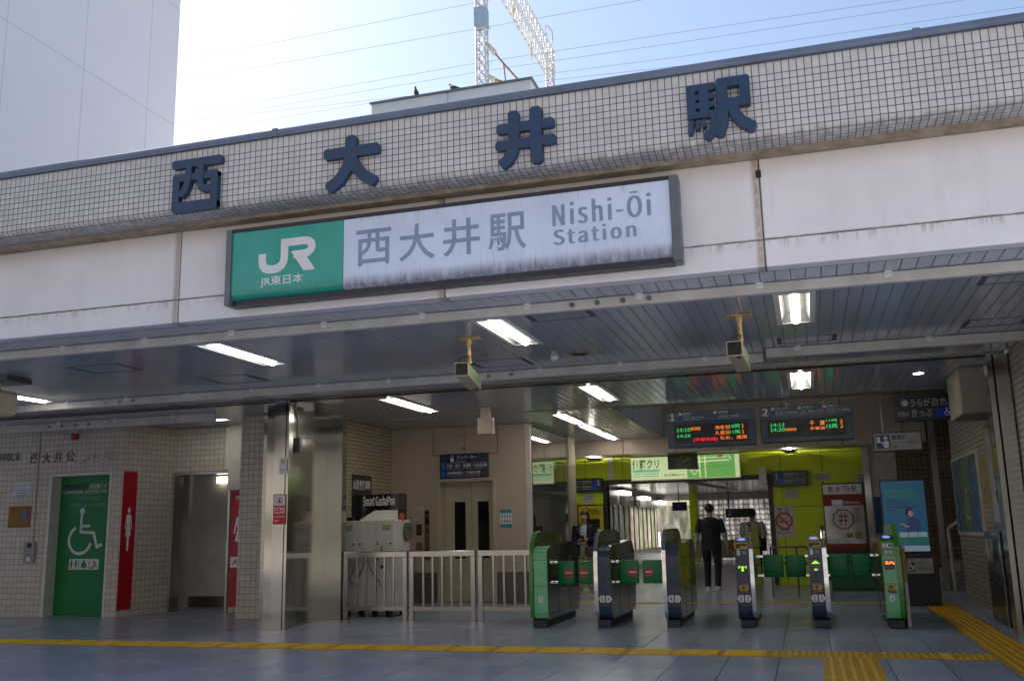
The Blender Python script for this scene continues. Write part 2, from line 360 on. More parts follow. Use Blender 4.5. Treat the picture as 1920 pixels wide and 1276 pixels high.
K['softube'] = glow('soffit_tube', (1, .96, .84), 42, (.7, .7, .7)); K['passlamp'] = glow('passage_tube', (1, .96, .88), 2.2, (.6, .6, .6)); K['tray'] = mat('lamp_tray_white', (.7, .7, .67), .4, 0, .03, 4); K['refl'] = mat('lamp_reflector', (.12, .12, .115), .45, 0, .05, 5)
K['roof'] = mat('roof_concrete', (.3, .3, .29), .85)
K['skin'] = mat('skin', (.42, .24, .16), .55, 0, .06, 20)
K['hair'] = mat('black_hair', (.012, .01, .009), .5, 0, .2, 60)

# ================================================================ the ground
m = MB(); m.rect(Fr((0, 0, -.06), (1, 0, 0), (0, 1, 0), (0, 0, 1)), (-220, -160, 220, 260), 0)
ob('ground', m, K['asphalt'], kind='structure')
UP = Fr((0, 0, 0), (1, 0, 0), (0, 1, 0), (0, 0, 1))
m = MB(); m.box(-15, 13, 2.5, 39, -.05, 0); ob('floor', m, K['floor'], kind='structure')

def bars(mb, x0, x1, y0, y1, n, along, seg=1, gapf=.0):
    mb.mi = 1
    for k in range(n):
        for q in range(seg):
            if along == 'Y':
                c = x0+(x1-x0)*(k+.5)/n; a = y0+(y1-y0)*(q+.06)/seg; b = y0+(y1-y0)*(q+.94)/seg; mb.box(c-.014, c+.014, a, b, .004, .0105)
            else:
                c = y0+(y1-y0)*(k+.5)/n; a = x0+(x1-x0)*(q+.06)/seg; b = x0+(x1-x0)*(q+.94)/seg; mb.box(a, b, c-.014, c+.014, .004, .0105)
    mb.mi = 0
YL = 10.42; YH = 10.9
m = MB(); [m.box(-15+.5*k+.002, min(-15+.5*k+.498, 1.62), YL, YH, .0005, .004) for k in range(34) if -15+.5*k < 1.6]
for k in range(30):
    x = -15+.5*k+.02
    if x < -.6: bars(m, x, x+.48, YL+.01, YH-.01, 6, 'X', 1)
bars(m, -.47, .0, YL+.02, YH-.02, 7, 'Y'); bars(m, .05, .52, YL+.02, YH-.02, 7, 'Y'); bars(m, .58, 1.1, YL+.02, YH-.02, 7, 'Y'); bars(m, 1.13, 1.24, YL+.02, YH-.02, 6, 'X'); bars(m, 1.27, 1.6, YL+.02, YH-.02, 5, 'Y')
ob('tactile_paving', m, [K['yellow'], K['yellow_highlight']], label='long thin yellow tactile paving strip crossing the whole floor in front of the station', cat='tactile paving', group='yellow tactile paving strips')
m = MB(); [m.box(.02, .53, YL-.002-.5*k-.496, YL-.002-.5*k, .0005, .004) for k in range(14)]
y = YL
while y > 3.2: bars(m, .05, .5, y-.5, y, 5, 'Y', 2); y -= .5
ob('tactile_paving', m, [K['yellow'], K['yellow_highlight']], label='short wide yellow tactile paving strip running from the cross strip towards the street', cat='tactile paving', group='yellow tactile paving strips')
m = MB(); [m.box(1.63, 2.08, 19.4-.5*k-.496, 19.4-.5*k, .0005, .004) for k in range(22)]
y = 19.4
while y > 9: bars(m, 1.65, 2.06, y-.5, y, 5, 'Y', 2); y -= .5
ob('tactile_paving', m, [K['yellow'], K['yellow_highlight']], label='yellow tactile paving strip leading past the ticket gates beside the right hand wall', cat='tactile paving', group='yellow tactile paving strips')
for i, (x0, x1, y0, y1, lab) in enumerate(((-6.6, -5.5, 16.0, 16.35, 'yellow tactile paving patch in front of the lift door behind the railing'), (-5.4, 1.6, 17.2, 17.42, 'narrow yellow tactile paving line crossing the hall beyond the ticket gates'))):
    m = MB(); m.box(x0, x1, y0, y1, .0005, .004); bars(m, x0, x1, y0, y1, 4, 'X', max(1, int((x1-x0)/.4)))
    ob('tactile_paving', m, [K['yellow'], K['yellow_highlight']], label=lab, cat='tactile paving', group='yellow tactile paving strips')

# ================================================================ station building
ZC = 3.27
st = thing('station_building', 'station front with tiled parapet, stained white fascia and slatted metal ceiling', 'station', (0, 7.45, 0), kind='thing')
YT = 7.09
XL, XR = -14.6, 6.0
prof = [(YT, 4.80), (YT, 4.26)]
for k in range(1, 7):
    a = math.radians(90*k/6); prof.append((YT+.07*(1-math.cos(a)), 4.26-.07*math.sin(a)))
prof.append((7.33, 4.185))
m = MB(); m.uv = True; uvl = m.bm.loops.layers.uv.new('UVMap'); acc = 0
for (ya, za), (yb, zb) in zip(prof, prof[1:]):
    L = math.hypot(yb-ya, zb-za); vs = [m.bm.verts.new(q) for q in ((XL, ya, za), (XL, yb, zb), (XR, yb, zb), (XR, ya, za))]
    f = m._f(vs)
    for l, uv in zip(f.loops, ((XL, acc), (XL, acc+L), (XR, acc+L), (XR, acc))): l[uvl].uv = uv
    acc += L
par = ob('tiled_parapet', m, K['ptile'], st, smooth=True, flat_angle=50)
m = MB(); m.box(XL, XR, YT-.03, YT+.4, 4.805, 4.86, .012); m.box(XL, XR, YT-.03, YT-.024, 4.79, 4.806); m.box(XL, XR, YT-.012, YT+.02, 4.785, 4.806)
for x in (1.02, -4.3, -9.5): m.box(x-.025, x+.025, YT-.034, YT+.405, 4.79, 4.864)
ob('coping', m, K['coping'], par)
m = MB(); m.box(XL, XR, 7.33, 7.46, 4.155, 4.186); ob('drip_edge', m, mat('stained_concrete', (.3, .24, .17), .8, 0, .25, 8, dirt=.4), par)
m = MB()
xs = [XL]+[-5.51+2.667*k for k in range(-3, 5)]+[XR]
for a, b in zip(xs, xs[1:]):
    if b-a < .1: continue
    m.box(a+.006, b-.006, 7.45, 7.6, 3.495, 4.155, .006, 1); m.box(a+.006, b-.006, 7.45, 7.6, ZC, 3.489, .01, 2)
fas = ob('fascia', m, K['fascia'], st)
m = MB(); m.box(XL, XR, 7.468, 7.62, ZC+.006, 4.15); ob('joint_sealant', m, mat('brown_sealant', (.2, .15, .11), .8, 0, .3, 20), fas)
m = MB(); m.box(-.2, -.16, 7.44, 7.45, 4.0, 4.06); ob('broken_joint', m, K['dark'], fas)
m = MB(); m.box(XL, XR, 7.46, 16.2, 4.4, 4.55); m.box(XL, -2.9, 16.2, 21.3, 4.4, 4.55); m.box(1.2, XR, 16.2, 21.3, 4.4, 4.55); m.box(XL, XR, 21.3, 23, 4.4, 4.55); m.box(XL, XR, 7.62, 7.9, ZC+.1, 4.4); ob('roof', m, K['roof'], st)
m = MB(); m.box(-2.9, 1.2, 16.2, 21.3, 4.44, 4.46); ob('skylight', m, sheermat('skylight_sheet', (.6, .62, .66), .35), st)

# ceilings, cut round the recessed lamps
LAMPS = [(-6.02, -5.70, 8.42, 9.80), (-2.93, -2.61, 8.42, 9.76), (-.14, .18, 8.42, 9.74), (-10.62, -10.3, 9.8, 11.25),
         (-6.06, -5.74, 13.02, 14.82), (-3.0, -2.68, 13.02, 14.70), (-.13, .19, 13.0, 14.64), (-10.2, -9.4, 14.1, 14.34),
         (-4.18, -3.92, 16.1, 17.85), (-4.2, -3.94, 18.2, 19.7), (-4.2, -3.94, 19.78, 21.35)]
def slab(mb, x0, x1, y0, y1, z, holes):
    hs = [h for h in holes if h[0] < x1 and h[1] > x0 and h[2] < y1 and h[3] > y0]
    X = sorted({x0, x1}|{v for h in hs for v in h[:2] if x0 < v < x1}); Y = sorted({y0, y1}|{v for h in hs for v in h[2:] if y0 < v < y1})
    for a, b in zip(X, X[1:]):
        for c, d in zip(Y, Y[1:]):
            if any(h[0] <= a+1e-6 and h[1] >= b-1e-6 and h[2] <= c+1e-6 and h[3] >= d-1e-6 for h in hs): continue
            mb.quad((a, c, z), (a, d, z), (b, d, z), (b, c, z))
m = MB(); slab(m, XL, 2.4, 7.6, 12.36, ZC, LAMPS); slab(m, 2.4, XR, 7.6, 12.36, ZC, LAMPS); ceil = ob('ceiling', m, K['slat'], st)
m = MB(); slab(m, XL, 2.45, 12.62, 15.5, ZC, LAMPS); slab(m, -9.0, -3.05, 15.56, 21.6, ZC, LAMPS); slab(m, XL, -9.0, 15.5, 21.6, ZC, LAMPS); ob('ceiling', m, K['slat'], st)
m = MB(); m.box(-9, 2.45, 15.5, 15.56, ZC-.005, ZC+.5); m.box(-3.05, 2.45, 15.561, 15.9, ZC-.002, ZC+.2)
ob('ceiling_edge', m, mat('ceiling_edge_paint', (.34, .29, .22), .5, 0, .1, 4), st)
m = MB(); m.box(XL, 2.35, 12.36, 12.44, ZC-.03, ZC+.05); m.box(XL, 2.35, 12.54, 12.62, ZC-.03, ZC+.05); ob('shutter_rail', m, K['steeldark'], st)
m = MB(); m.box(XL, 2.35, 12.44, 12.54, ZC+.08, ZC+.1); ob('shutter_slot', m, K['dark'], st)
def cbeam(x0, x1, y, z0=3.178, caps=(), capz=3.22):
    m = MB(); m.box(x0, x1, y, y+.07, z0, ZC-.004, .006, 1); n = int((x1-x0)/1.0)
    for k in range(n):
        x = x0+.35+k*(x1-x0)/max(n, 1)
        m.mi = 1; m.box(x-.028, x+.028, y-.004, y, ZC-.05, ZC+.0, 0); m.mi = 2
        for q in (-.011, .011): m.disc(front(y-.004), (x+q, ZC-.022), .0045, 0, .001, n=8)
    b = ob('ceiling_beam', m, [K['beam'], K['white'], K['dark']], st)
    for cx in caps:
        m = MB(); m.disc(front(y), (cx, capz), .023, 0, .012, n=14); m.mi = 1; m.ring(front(y), (cx, capz), .026, .006, .003, 16); ob('sensor_cap', m, [K['steeldark'], K['beam']], b)
    return b
b1 = cbeam(XL, 2.4, 7.94, caps=[-1.84+.225*k for k in range(4)], capz=3.222)
b2 = cbeam(XL, -.37, 11.32, 3.16, [-4.03+.3*k for k in range(3)]+[-9.75+.235*k for k in range(4)], 3.215); b3 = cbeam(-.33, 2.4, 11.05, 3.16)
b4 = cbeam(-13.6, -9.05, 13.3, 3.13, [-12.3+.27*k for k in range(4)], 3.2)
# hatches and small ceiling fittings that belong to the ceiling
def hatch(x0, x1, y0, y1):
    m = MB(); z = ZC-.003
    m.box(x0, x0+.05, y0, y1, z, z+.002); m.box(x1-.05, x1, y0, y1, z, z+.002); m.box(x0+.05, x1-.05, y0, y0+.012, z, z+.002); m.box(x0+.05, x1-.05, y1-.012, y1, z, z+.002)
    ob('access_hatch', m, K['hatch'], ceil)
for px0, py0, px1, py1, wd, dp in ((1000, 603, 0, 0, .62, .3), (1458, 645, 0, 0, .62, .35), (1800, 615, 0, 0, .6, .4), (1830, 535, 0, 0, .55, .3), (420, 720, 0, 0, .7, .6), (180, 700, 0, 0, .7, .5), (300, 770, 0, 0, .7, .7), (900, 690, 0, 0, .7, .5)):
    p = atZ(px0, py0, ZC); hatch(p.x, p.x+wd, p.y-dp, p.y)

# recessed lamps
def lamp(r, lab, tubem, group, alongx=False, deep=.1, name='ceiling_light', nlab=None, z=ZC):
    x0, x1, y0, y1 = r; t = thing(name, lab, 'light', ((x0+x1)/2, (y0+y1)/2, z), group)
    m = MB(); e = .001
    for a in ((x0-.02, x0+.03, y0-.02, y1+.02), (x1-.03, x1+.02, y0-.02, y1+.02), (x0+.03, x1-.03, y0-.02, y0+.03), (x0+.03, x1-.03, y1-.03, y1+.02)):
        m.box(a[0], a[1], a[2], a[3], z-.006, z-.001)
    ob('frame', m, K['tray'], t)
    m = MB(); zt = z+deep
    m.quad((x0+.06, y0+.06, zt), (x1-.06, y0+.06, zt), (x1-.06, y1-.06, zt), (x0+.06, y1-.06, zt))
    for q in (((x0+.03, y0+.03), (x1-.03, y0+.03), (x1-.06, y0+.06), (x0+.06, y0+.06)), ((x1-.03, y0+.03), (x1-.03, y1-.03), (x1-.06, y1-.06), (x1-.06, y0+.06)),
              ((x1-.03, y1-.03), (x0+.03, y1-.03), (x0+.06, y1-.06), (x1-.06, y1-.06)), ((x0+.03, y1-.03), (x0+.03, y0+.03), (x0+.06, y0+.06), (x0+.06, y1-.06))):
        m.quad((*q[0], z-.001), (*q[1], z-.001), (*q[2], zt), (*q[3], zt))
    ob('reflector', m, K['refl'], t)
    m = MB()
    if alongx: c = (y0+y1)/2; m.tube([(x0+.05, c, z+.02), (x1-.05, c, z+.02)], .03, 14)
    else: c = (x0+x1)/2; m.tube([(c, y0+.045, z+.018), (c, y0+.06, z+.018), (c, y1-.06, z+.018), (c, y1-.045, z+.018)], [.03, .042, .042, .03], 16)
    ob('tube', m, tubem, t, smooth=True)
    return t
LL = ['lit fluorescent light left of the station sign, under the fascia', 'lit fluorescent light above the nearer rusty hanging camera, under the middle of the sign',
      'lit fluorescent light head-on right of the station sign, under the fascia', 'lit fluorescent light partly hidden behind the boxy cream camera housing',
      'lit fluorescent light on the hall ceiling above the capsule machine', 'lit fluorescent light on the hall ceiling above the closed green flaps',
      'lit fluorescent light on the hall ceiling above the two departure boards', 'lit fluorescent light crosswise over the women toilet doorway',
      'lit fluorescent light first in the row leading back along the glass partition', 'lit fluorescent light second in the row leading back along the glass partition', 'lit fluorescent light last in the row leading back along the glass partition']
for i, r in enumerate(LAMPS):
    lamp(r, LL[i], K['tube'] if i < 4 else K['tubein'], 'recessed fluorescent ceiling lights', alongx=(i == 7))

# steel pillar beside the gates, left
pl = thing('steel_pillar', 'brushed steel shutter pillar with red prohibition sticker left of the railing', 'pillar', (-7.3, 12.45, 0))
m = MB(); m.box(-7.40, -7.215, 12.39, 12.52, 0, ZC); m.box(-7.205, -7.165, 12.4, 12.52, 0, ZC); ob('post', m, K['steel'], pl)
m = MB(); m.box(-7.6, -7.26, 12.521, 12.8, 0, ZC-.06); m.box(-7.6, -7.28, 12.815, 13.02, 0, ZC-.06); m.box(-7.6, -7.3, 13.035, 13.9, 0, ZC-.1); ob('side_panel', m, K['steel2'], pl)
m = MB(); m.box(-7.299, -7.04, 13.85, 14.0, 0, ZC-.1); ob('return_panel', m, K['steel2'], pl)
m = MB(); m.box(-7.215, -7.205, 12.43, 12.5, 0, ZC); m.box(-7.6, -7.29, 12.8, 12.816, 0, ZC-.06); m.box(-7.6, -7.31, 13.019, 13.036, 0, ZC-.06); ob('groove', m, K['dark'], pl)
F1 = front(12.39)
m = MB(); r = F1.rect(524, 859, 538, 888); m.rect(F1, r, .0015); ob('no_smoking_sticker', m, K['whitedecal'], pl)
m = MB(); c = ((r[0]+r[2])/2, r[3]-.05); m.ring(F1, c, .033, .008, .0022); m.ribbon(F1, [(c[0]-.023, c[1]+.023), (c[0]+.023, c[1]-.023)], .007, .0022); ob('red_ring', m, K['redw'], pl)
m = MB(); m.ribbon(F1, [(c[0]-.02, c[1]-.003), (c[0]+.02, c[1]-.003)], .008, .0019); m.text(F1, '禁 煙', (r[0]+.02, r[1]+.05, r[2]-.02, r[1]+.075), .01, .002); m.text(F1, 'No Smoking', (r[0]+.015, r[1]+.02, r[2]-.015, r[1]+.035), 0, .002); ob('lettering', m, K['black'], pl)
r = F1.rect(513, 926, 535, 982); m = MB(); m.rect(F1, r, .0015); ob('warning_sticker', m, K['redw'], pl)
m = MB(); h = r[3]-r[1]; m.rect(F1, (r[0]+.012, r[1]+h*.62, r[2]-.012, r[3]-.012), .002)
m.text(F1, '危険物品', (r[0]+.015, r[1]+h*.46, r[2]-.015, r[1]+h*.57), .02, .002); m.text(F1, '持込厳禁', (r[0]+.015, r[1]+h*.34, r[2]-.015, r[1]+h*.44), .02, .002); m.text(F1, 'NO DANGEROUS\nGOODS', (r[0]+.015, r[1]+h*.1, r[2]-.015, r[1]+h*.27), .02, .002); ob('sticker_text', m, K['whitedecal'], pl)
m = MB(); c = ((r[0]+r[2])/2, r[1]+h*.79); m.ring(F1, c, .045, .009, .003); m.ribbon(F1, [(c[0]-.03, c[1]+.03), (c[0]+.03, c[1]-.03)], .008, .003); ob('red_ring', m, K['redw'], pl)
m = MB(); m.disc(F1, (c[0], c[1]-.01), .018, .0026, ry=.022); m.disc(F1, (c[0]+.005, c[1]+.018), .009, .0026); ob('flame_symbol', m, K['black'], pl)
m = MB(); m.box(-7.255, -7.13, 12.66, 12.75, 2.5, 2.72, .012); m.box(-7.17, -7.1, 12.62, 12.66, 2.52, 2.62, .01); m.tube([(-7.19, 12.7, 2.7), (-7.2, 12.7, 2.95), (-7.23, 12.68, 3.15), (-7.22, 12.68, 3.26)], .02, 8)
ob('shutter_switch', m, mat('grey_metal_box', (.2, .2, .2), .4, .5), pl)

# steel pillar, right, and the tiled wall beside it
pr = thing('steel_pillar', 'brushed steel shutter pillar against the tiled wall at the right edge', 'pillar', (2.3, 12.45, 0))
m = MB(); m.box(2.235, 2.385, 12.4, 12.7, 0, ZC-.03); m.box(2.16, 2.215, 12.42, 12.7, 0, ZC-.03); ob('post', m, K['steel'], pr)
m = MB(); m.box(2.215, 2.236, 12.46, 12.6, 0, ZC-.03); ob('groove', m, K['dark'], pr)
m = MB(); m.box(2.4, 5.98, 7.64, 12.75, 0, 3.262)
ob('tiled_wall', m, K['brickY'], label='beige long-tile side wall in front of the right steel pillar', cat='wall', kind='thing')
m = MB(); m.box(2.5, 2.8, 14.9, 18.6, 0, 3.262)
ob('tiled_wall', m, K['brickY'], label='beige long-tile wall with a map poster behind the ticket machine', cat='wall', kind='thing')

# ================================================================ raised characters on the parapet
FL = front(YT)
STROKES = {'西': [([(0, .922), (1, .922)], .155), ([(.03, .65), (.94, .65)], .135), ([(.1, .715), (.1, .0)], .14), ([(.87, .715), (.87, .0)], .14), ([(.03, .085), (.94, .085)], .17), ([(.345, .9), (.345, .62), (.32, .5), (.27, .39), (.19, .3)], .125), ([(.595, .9), (.595, .48), (.625, .415), (.69, .39), (.82, .39)], .125)],
 '大': [([(0, .70), (1, .70)], .185), ([(.5, 1), (.5, .62), (.43, .42), (.29, .2), (.07, .05)], .19), ([(.5, .58), (.58, .4), (.72, .23), (.94, .08)], .185)],
 '井': [([(.02, .69), (.98, .69)], .165), ([(0, .4), (1, .4)], .165), ([(.31, .98), (.31, .45), (.28, .28), (.21, .15), (.08, .05)], .18), ([(.68, 1), (.68, .02)], .185)],
 '駅': [([(.01, .92), (.43, .92)], .105), ([(.02, .755), (.41, .755)], .09), ([(.02, .605), (.41, .605)], .09), ([(.01, .44), (.44, .44)], .105), ([(.075, .965), (.075, .395)], .125), ([(.265, .965), (.265, .395)], .14), ([(.405, .485), (.405, .27), (.365, .13), (.25, .02)], .125), ([(.075, .35), (.035, .12)], .075), ([(.165, .345), (.15, .19)], .06), ([(.245, .345), (.25, .215)], .06),
        ([(.455, .94), (.93, .94)], .145), ([(.855, .97), (.855, .5)], .15), ([(.5, .575), (.93, .575)], .135), ([(.53, .97), (.53, .45), (.51, .25), (.44, .03)], .155), ([(.66, .54), (.71, .35), (.8, .21), (.97, .09)], .155)]}
def stroke(mb, fr, pts, wd, d0, d1):
    P = [Vector(p) for p in pts]; n = len(P); L, Rr = [], []
    for i in range(n):
        d_1 = (P[i]-P[i-1]).normalized() if i else (P[1]-P[0]).normalized(); d_2 = (P[i+1]-P[i]).normalized() if i < n-1 else d_1
        q = (Vector((-d_1.y, d_1.x))+Vector((-d_2.y, d_2.x))).normalized(); k = wd/2/max(.5, q.dot(Vector((-d_1.y, d_1.x)))); L.append(P[i]+q*k); Rr.append(P[i]-q*k)
    c = .2*wd; e0 = (P[1]-P[0]).normalized(); e1 = (P[-1]-P[-2]).normalized(); s0 = Vector((-e0.y, e0.x)); s1 = Vector((-e1.y, e1.x))
    pl_ = [L[0]-s0*c, L[0]+e0*c]+L[1:-1]+[L[-1]-e1*c, L[-1]-s1*c, Rr[-1]+s1*c, Rr[-1]-e1*c]+Rr[1:-1][::-1]+[Rr[0]+e0*c, Rr[0]+s0*c]
    ce = .006; cen = None
    mb.prism(fr, [tuple(p) for p in pl_], d0, d1)
for ch, bx, nm in (('西', (318, 288, 416, 403), 'west'), ('大', (603, 244, 713, 365), 'big'), ('井', (925, 192, 1045, 322), 'well'), ('駅', (1283, 138, 1422, 271), 'station')):
    f = front(YT-.055); x0, y0, x1, y1 = bx
    a = f.px(x0, (y0+y1)/2); b = f.px(x1, (y0+y1)/2); f7 = front(YT-.055); cxp = (x0+x1)/2; sl = .077*(x1-x0); r = (a[0]+.015, f7.px(cxp, y1-sl)[1]+.012, b[0]-.015, f7.px(cxp, y0+sl)[1]-.004)
    m = MB(); W_, H_ = r[2]-r[0], r[3]-r[1]
    for k, (pts, wd) in enumerate(STROKES[ch]):
        stroke(m, FL, [(r[0]+p*W_, r[1]+q*H_) for p, q in pts], wd*W_, .002, .052+.0016*k)
    ob('raised_character', m, K['navy'], label={'西': 'leftmost raised dark blue character 西 on the tiled parapet', '大': 'raised dark blue character 大 on the tiled parapet above the green sign panel', '井': 'raised dark blue character 井 on the tiled parapet above the white sign panel', '駅': 'rightmost raised dark blue character 駅 on the tiled parapet'}[ch], cat='letter', group='raised characters on the tiled parapet')

# ================================================================ station sign box
sg = thing('station_sign', 'long illuminated station name sign in a grey frame with green left end', 'sign', (-2.85, 7.3, 3.35))
SY = 7.29
sgb = mat('sign_frame_grey', (.13, .145, .165), .4, .3, .08, 4, dirt=.2); sgd = mat('sign_edge_black', (.015, .017, .025), .35)
sx0, sx1, sz0, sz1 = -4.84, -.865, 3.395, 4.025
m = MB(); m.box(sx0-.055, sx0, SY-.022, 7.45, sz0-.055, sz1+.022, .004, 1); ob('end_frame', m, sgb, sg); m = MB(); m.box(sx1, sx1+.068, SY-.022, 7.45, sz0-.05, sz1+.022, .004, 1); ob('end_frame', m, sgb, sg)
m = MB(); m.box(sx0, sx1, SY-.005, 7.45, sz1-.01, sz1+.025); m.box(sx0, sx1, SY+.035, 7.45, sz0-.055, sz0-.012); ob('edge_rail', m, sgd, sg)
def curved(x0, x1):
    m = MB(); pr_ = [(SY, sz1-.01), (SY, sz0+.05)]
    for k in range(1, 6):
        a = math.radians(90*k/5); pr_.append((SY+.05*(1-math.cos(a)), sz0+.05-.06*math.sin(a)))
    for (ya, za), (yb, zb) in zip(pr_, pr_[1:]): m.quad((x0, ya, za), (x0, yb, zb), (x1, yb, zb), (x1, ya, za))
    return m
gx = -3.72
ob('green_panel', curved(sx0, gx-.004), signfacemat('sign_green', (.012, .34, .27), sz0, True), sg, smooth=True)
ob('white_panel', curved(gx, sx1), signfacemat('sign_white', (.6, .69, .86), sz0), sg, smooth=True)
FS = front(SY)
m = MB(); r = FS.rect(475, 441, 584, 516)
ux = lambda x: -4.565+x/325*.575; vy = lambda y: 3.905-y/190*.31
P = lambda pts: [(ux(a), vy(b)) for a, b in pts]
m.ribbon(FS, P([(22, 72), (22, 115), (26, 138), (38, 155), (58, 164), (85, 166), (112, 161), (132, 148), (144, 128), (148, 105), (148, 0)]), .075, .002)
m.ribbon(FS, P([(148, 21), (262, 21), (284, 26), (299, 40), (303, 57), (297, 76), (282, 90), (258, 95), (200, 95)]), .072, .0024)
m.flat(FS, P([(185, 75), (252, 75), (322, 190), (258, 190)]), .002)
ob('emblem', m, K['whitedecal'], sg)
m = MB(); a, b = FS.px(488, 535), FS.px(569, 512); m.text(FS, 'JR東日本', (a[0], 3.475, b[0], 3.575), .012, .002); ob('small_lettering', m, K['whitedecal'], sg)
gt = mat('sign_text_blue_grey', (.22, .29, .41), .4, 0, .08, 8)
m = MB(); a, b = FS.px(668, 470), FS.px(990, 440)
wch = (b[0]-a[0])/4.0
for k, ch in enumerate('西大井駅'):
    x = a[0]+k*(b[0]-a[0]+.06)/4; m.text(FS, ch, (x, 3.575, x+wch-.06, 3.9), .014, .002)
ob('lettering', m, gt, sg)
m = MB(); a, b = FS.px(1037, 405), FS.px(1224, 392); m.text(FS, 'Nishi-Ōi', (a[0], 3.735, b[0]-.02, 3.955), .018, .002, space=1.1); a, b = FS.px(1039, 445), FS.px(1197, 440); m.text(FS, 'Station', (a[0], 3.575, b[0]-.02, 3.71), .018, .002, space=1.1); ob('latin_lettering', m, gt, sg)

# ================================================================ hanging camera housings
def housing(x, y, lab, heading, flip=1):
    t = thing('camera_housing', lab, 'camera', (x, y, ZC), 'hanging camera housings')
    m = MB(); m.box(x-.12, x+.12, y-.055, y+.055, ZC-.018, ZC-.003, .004, 1); ob('mounting_plate', m, K['rust'], t)
    m = MB(); m.tube([(x+.0, y, ZC-.018), (x+.002, y, ZC-.07)], .032, 12); m.tube([(x, y, ZC-.07), (x+.01, y, 3.0)], .021, 12); ob('pipe', m, K['rust'], t, smooth=True)
    d = Vector((math.sin(heading), math.cos(heading), 0)); n = Vector((d.y, -d.x, 0)); c = Vector((x-.135 if flip > 0 else x-.04, y+.37, 2.925))
    f = Fr(c-d*.5, n, (0, 0, 1), -d); m = MB()
    m.rrect(f, (-.072, -.07, .072, .07), .012, -1.0, 0); ob('body', m, K['rust2'], t)
    m = MB(); m.rrect(f, (-.064, -.062, .064, .062), .01, .0, .004); ob('front_window', m, K['blackgl'], t)
    m = MB(); m.disc(f, (.0, 0), .03, .004, .018); m.mi = 1; m.disc(f, (.0, 0), .02, .0185); ob('lens', m, [K['black'], K['blackgl']], t)
    g = Fr(c+n*.072, d, (0, 0, 1), n); m = MB(); m.rect(g, (-.44, -.05, .46, .052), .002); ob('side_label', m, K['yelpaper'], t)
    m = MB()
    for v in (-.035, .012): m.rect(g, (-.4, v, .42, v+.026), .003)
    ob('green_print', m, K['mint'], t)
    m = MB(); b = Fr(c-Vector((0, 0, .07)), d, n*-1, (0, 0, -1)); m.disc(b, (.4 if flip > 0 else -.42, -.03), .022, .0, .012); ob('drain_cap', m, K['black'], t)
    m = MB(); m.tube([(x+.02, y+.02, 3.04), (x-.0, y-.06, 3.07), (x-.08, c.y-.46, 3.03), (x-.05, c.y-.51, 2.96)], .006, 6); ob('cable', m, K['black'], t)
K['rust2'] = mat('cream_enamel_box', (.58, .48, .33), .5, 0, .1, 7, dirt=.2); K['blackgl'] = mat('black_glass', (.008, .008, .01), .12); K['yelpaper'] = mat('faded_yellow_label', (.45, .4, .14), .6); K['mint'] = mat('mint_print', (.2, .55, .3), .6)
housing(-3.24, 9.18, 'rusty cream camera box on a pipe, hanging left of centre', math.radians(-11.5), 1)
housing(-.5, 9.13, 'rusty cream camera box on a pipe, hanging near the head-on light', math.radians(1), -1)
t = thing('camera_housing', 'larger rounded cream camera box cut off by the left picture edge', 'camera', (-9.2, 9.2, ZC), 'hanging camera housings')
F9 = front(9.0); m = MB(); m.rrect(F9, (-9.7, 2.8, -9.2, 3.1), .07, -.4, 0); ob('body', m, K['rust2'], t)
m = MB(); m.rrect(F9, (-9.69, 2.86, -9.25, 3.08), .05, .0, .006); ob('front_panel', m, K['offwhite'], t)
m = MB(); m.box(-9.6, -9.1, 9.1, 9.5, ZC-.07, ZC-.003, .006); ob('mounting_block', m, K['steeldark'], t)
m = MB(); m.tube([(-9.35, 9.25, 3.2), (-9.35, 9.25, 3.08)], .03, 10); ob('pipe', m, K['rust'], t)
# ceiling detectors
p = atZ(1040, 668, ZC); t = thing('smoke_detector', 'small white round detector on the ceiling right of the middle light', 'detector', (p.x, p.y, ZC))
m = MB(); UPD = Fr((p.x, p.y, ZC), (1, 0, 0), (0, -1, 0), (0, 0, -1)); m.disc(UPD, (0, 0), .055, .001, .02); ob('base', m, K['white'], t)
m = MB(); m.disc(UPD, (0, 0), .045, .02, .05); ob('sensor_head', m, K['white'], t)
p = atZ(1087, 663, ZC); t = thing('ceiling_speaker', 'round brown ceiling speaker beside the white detector', 'speaker', (p.x, p.y, ZC)); UPD = Fr((p.x, p.y, ZC), (1, 0, 0), (0, -1, 0), (0, 0, -1))
m = MB(); m.ring(UPD, (0, 0), .105, .03, .006, 32); ob('trim_ring', m, mat('tan_ring', (.3, .2, .1), .5), t)
m = MB(); m.disc(UPD, (0, 0), .095, .003); ob('grille', m, mat('speaker_grille', (.06, .05, .04), .7), t)
p = atZ(1722, 700, ZC); t = thing('downlight', 'small round lit downlight above the fare adjustment sign', 'light', (p.x, p.y, ZC)); UPD = Fr((p.x, p.y, ZC), (1, 0, 0), (0, -1, 0), (0, 0, -1))
m = MB(); m.ring(UPD, (0, 0), .075, .02, .004, 28); ob('trim_ring', m, K['white'], t)
m = MB(); m.disc(UPD, (0, 0), .066, .003); ob('lens', m, glow('downlight_glow', (1, .9, .72), 10), t)

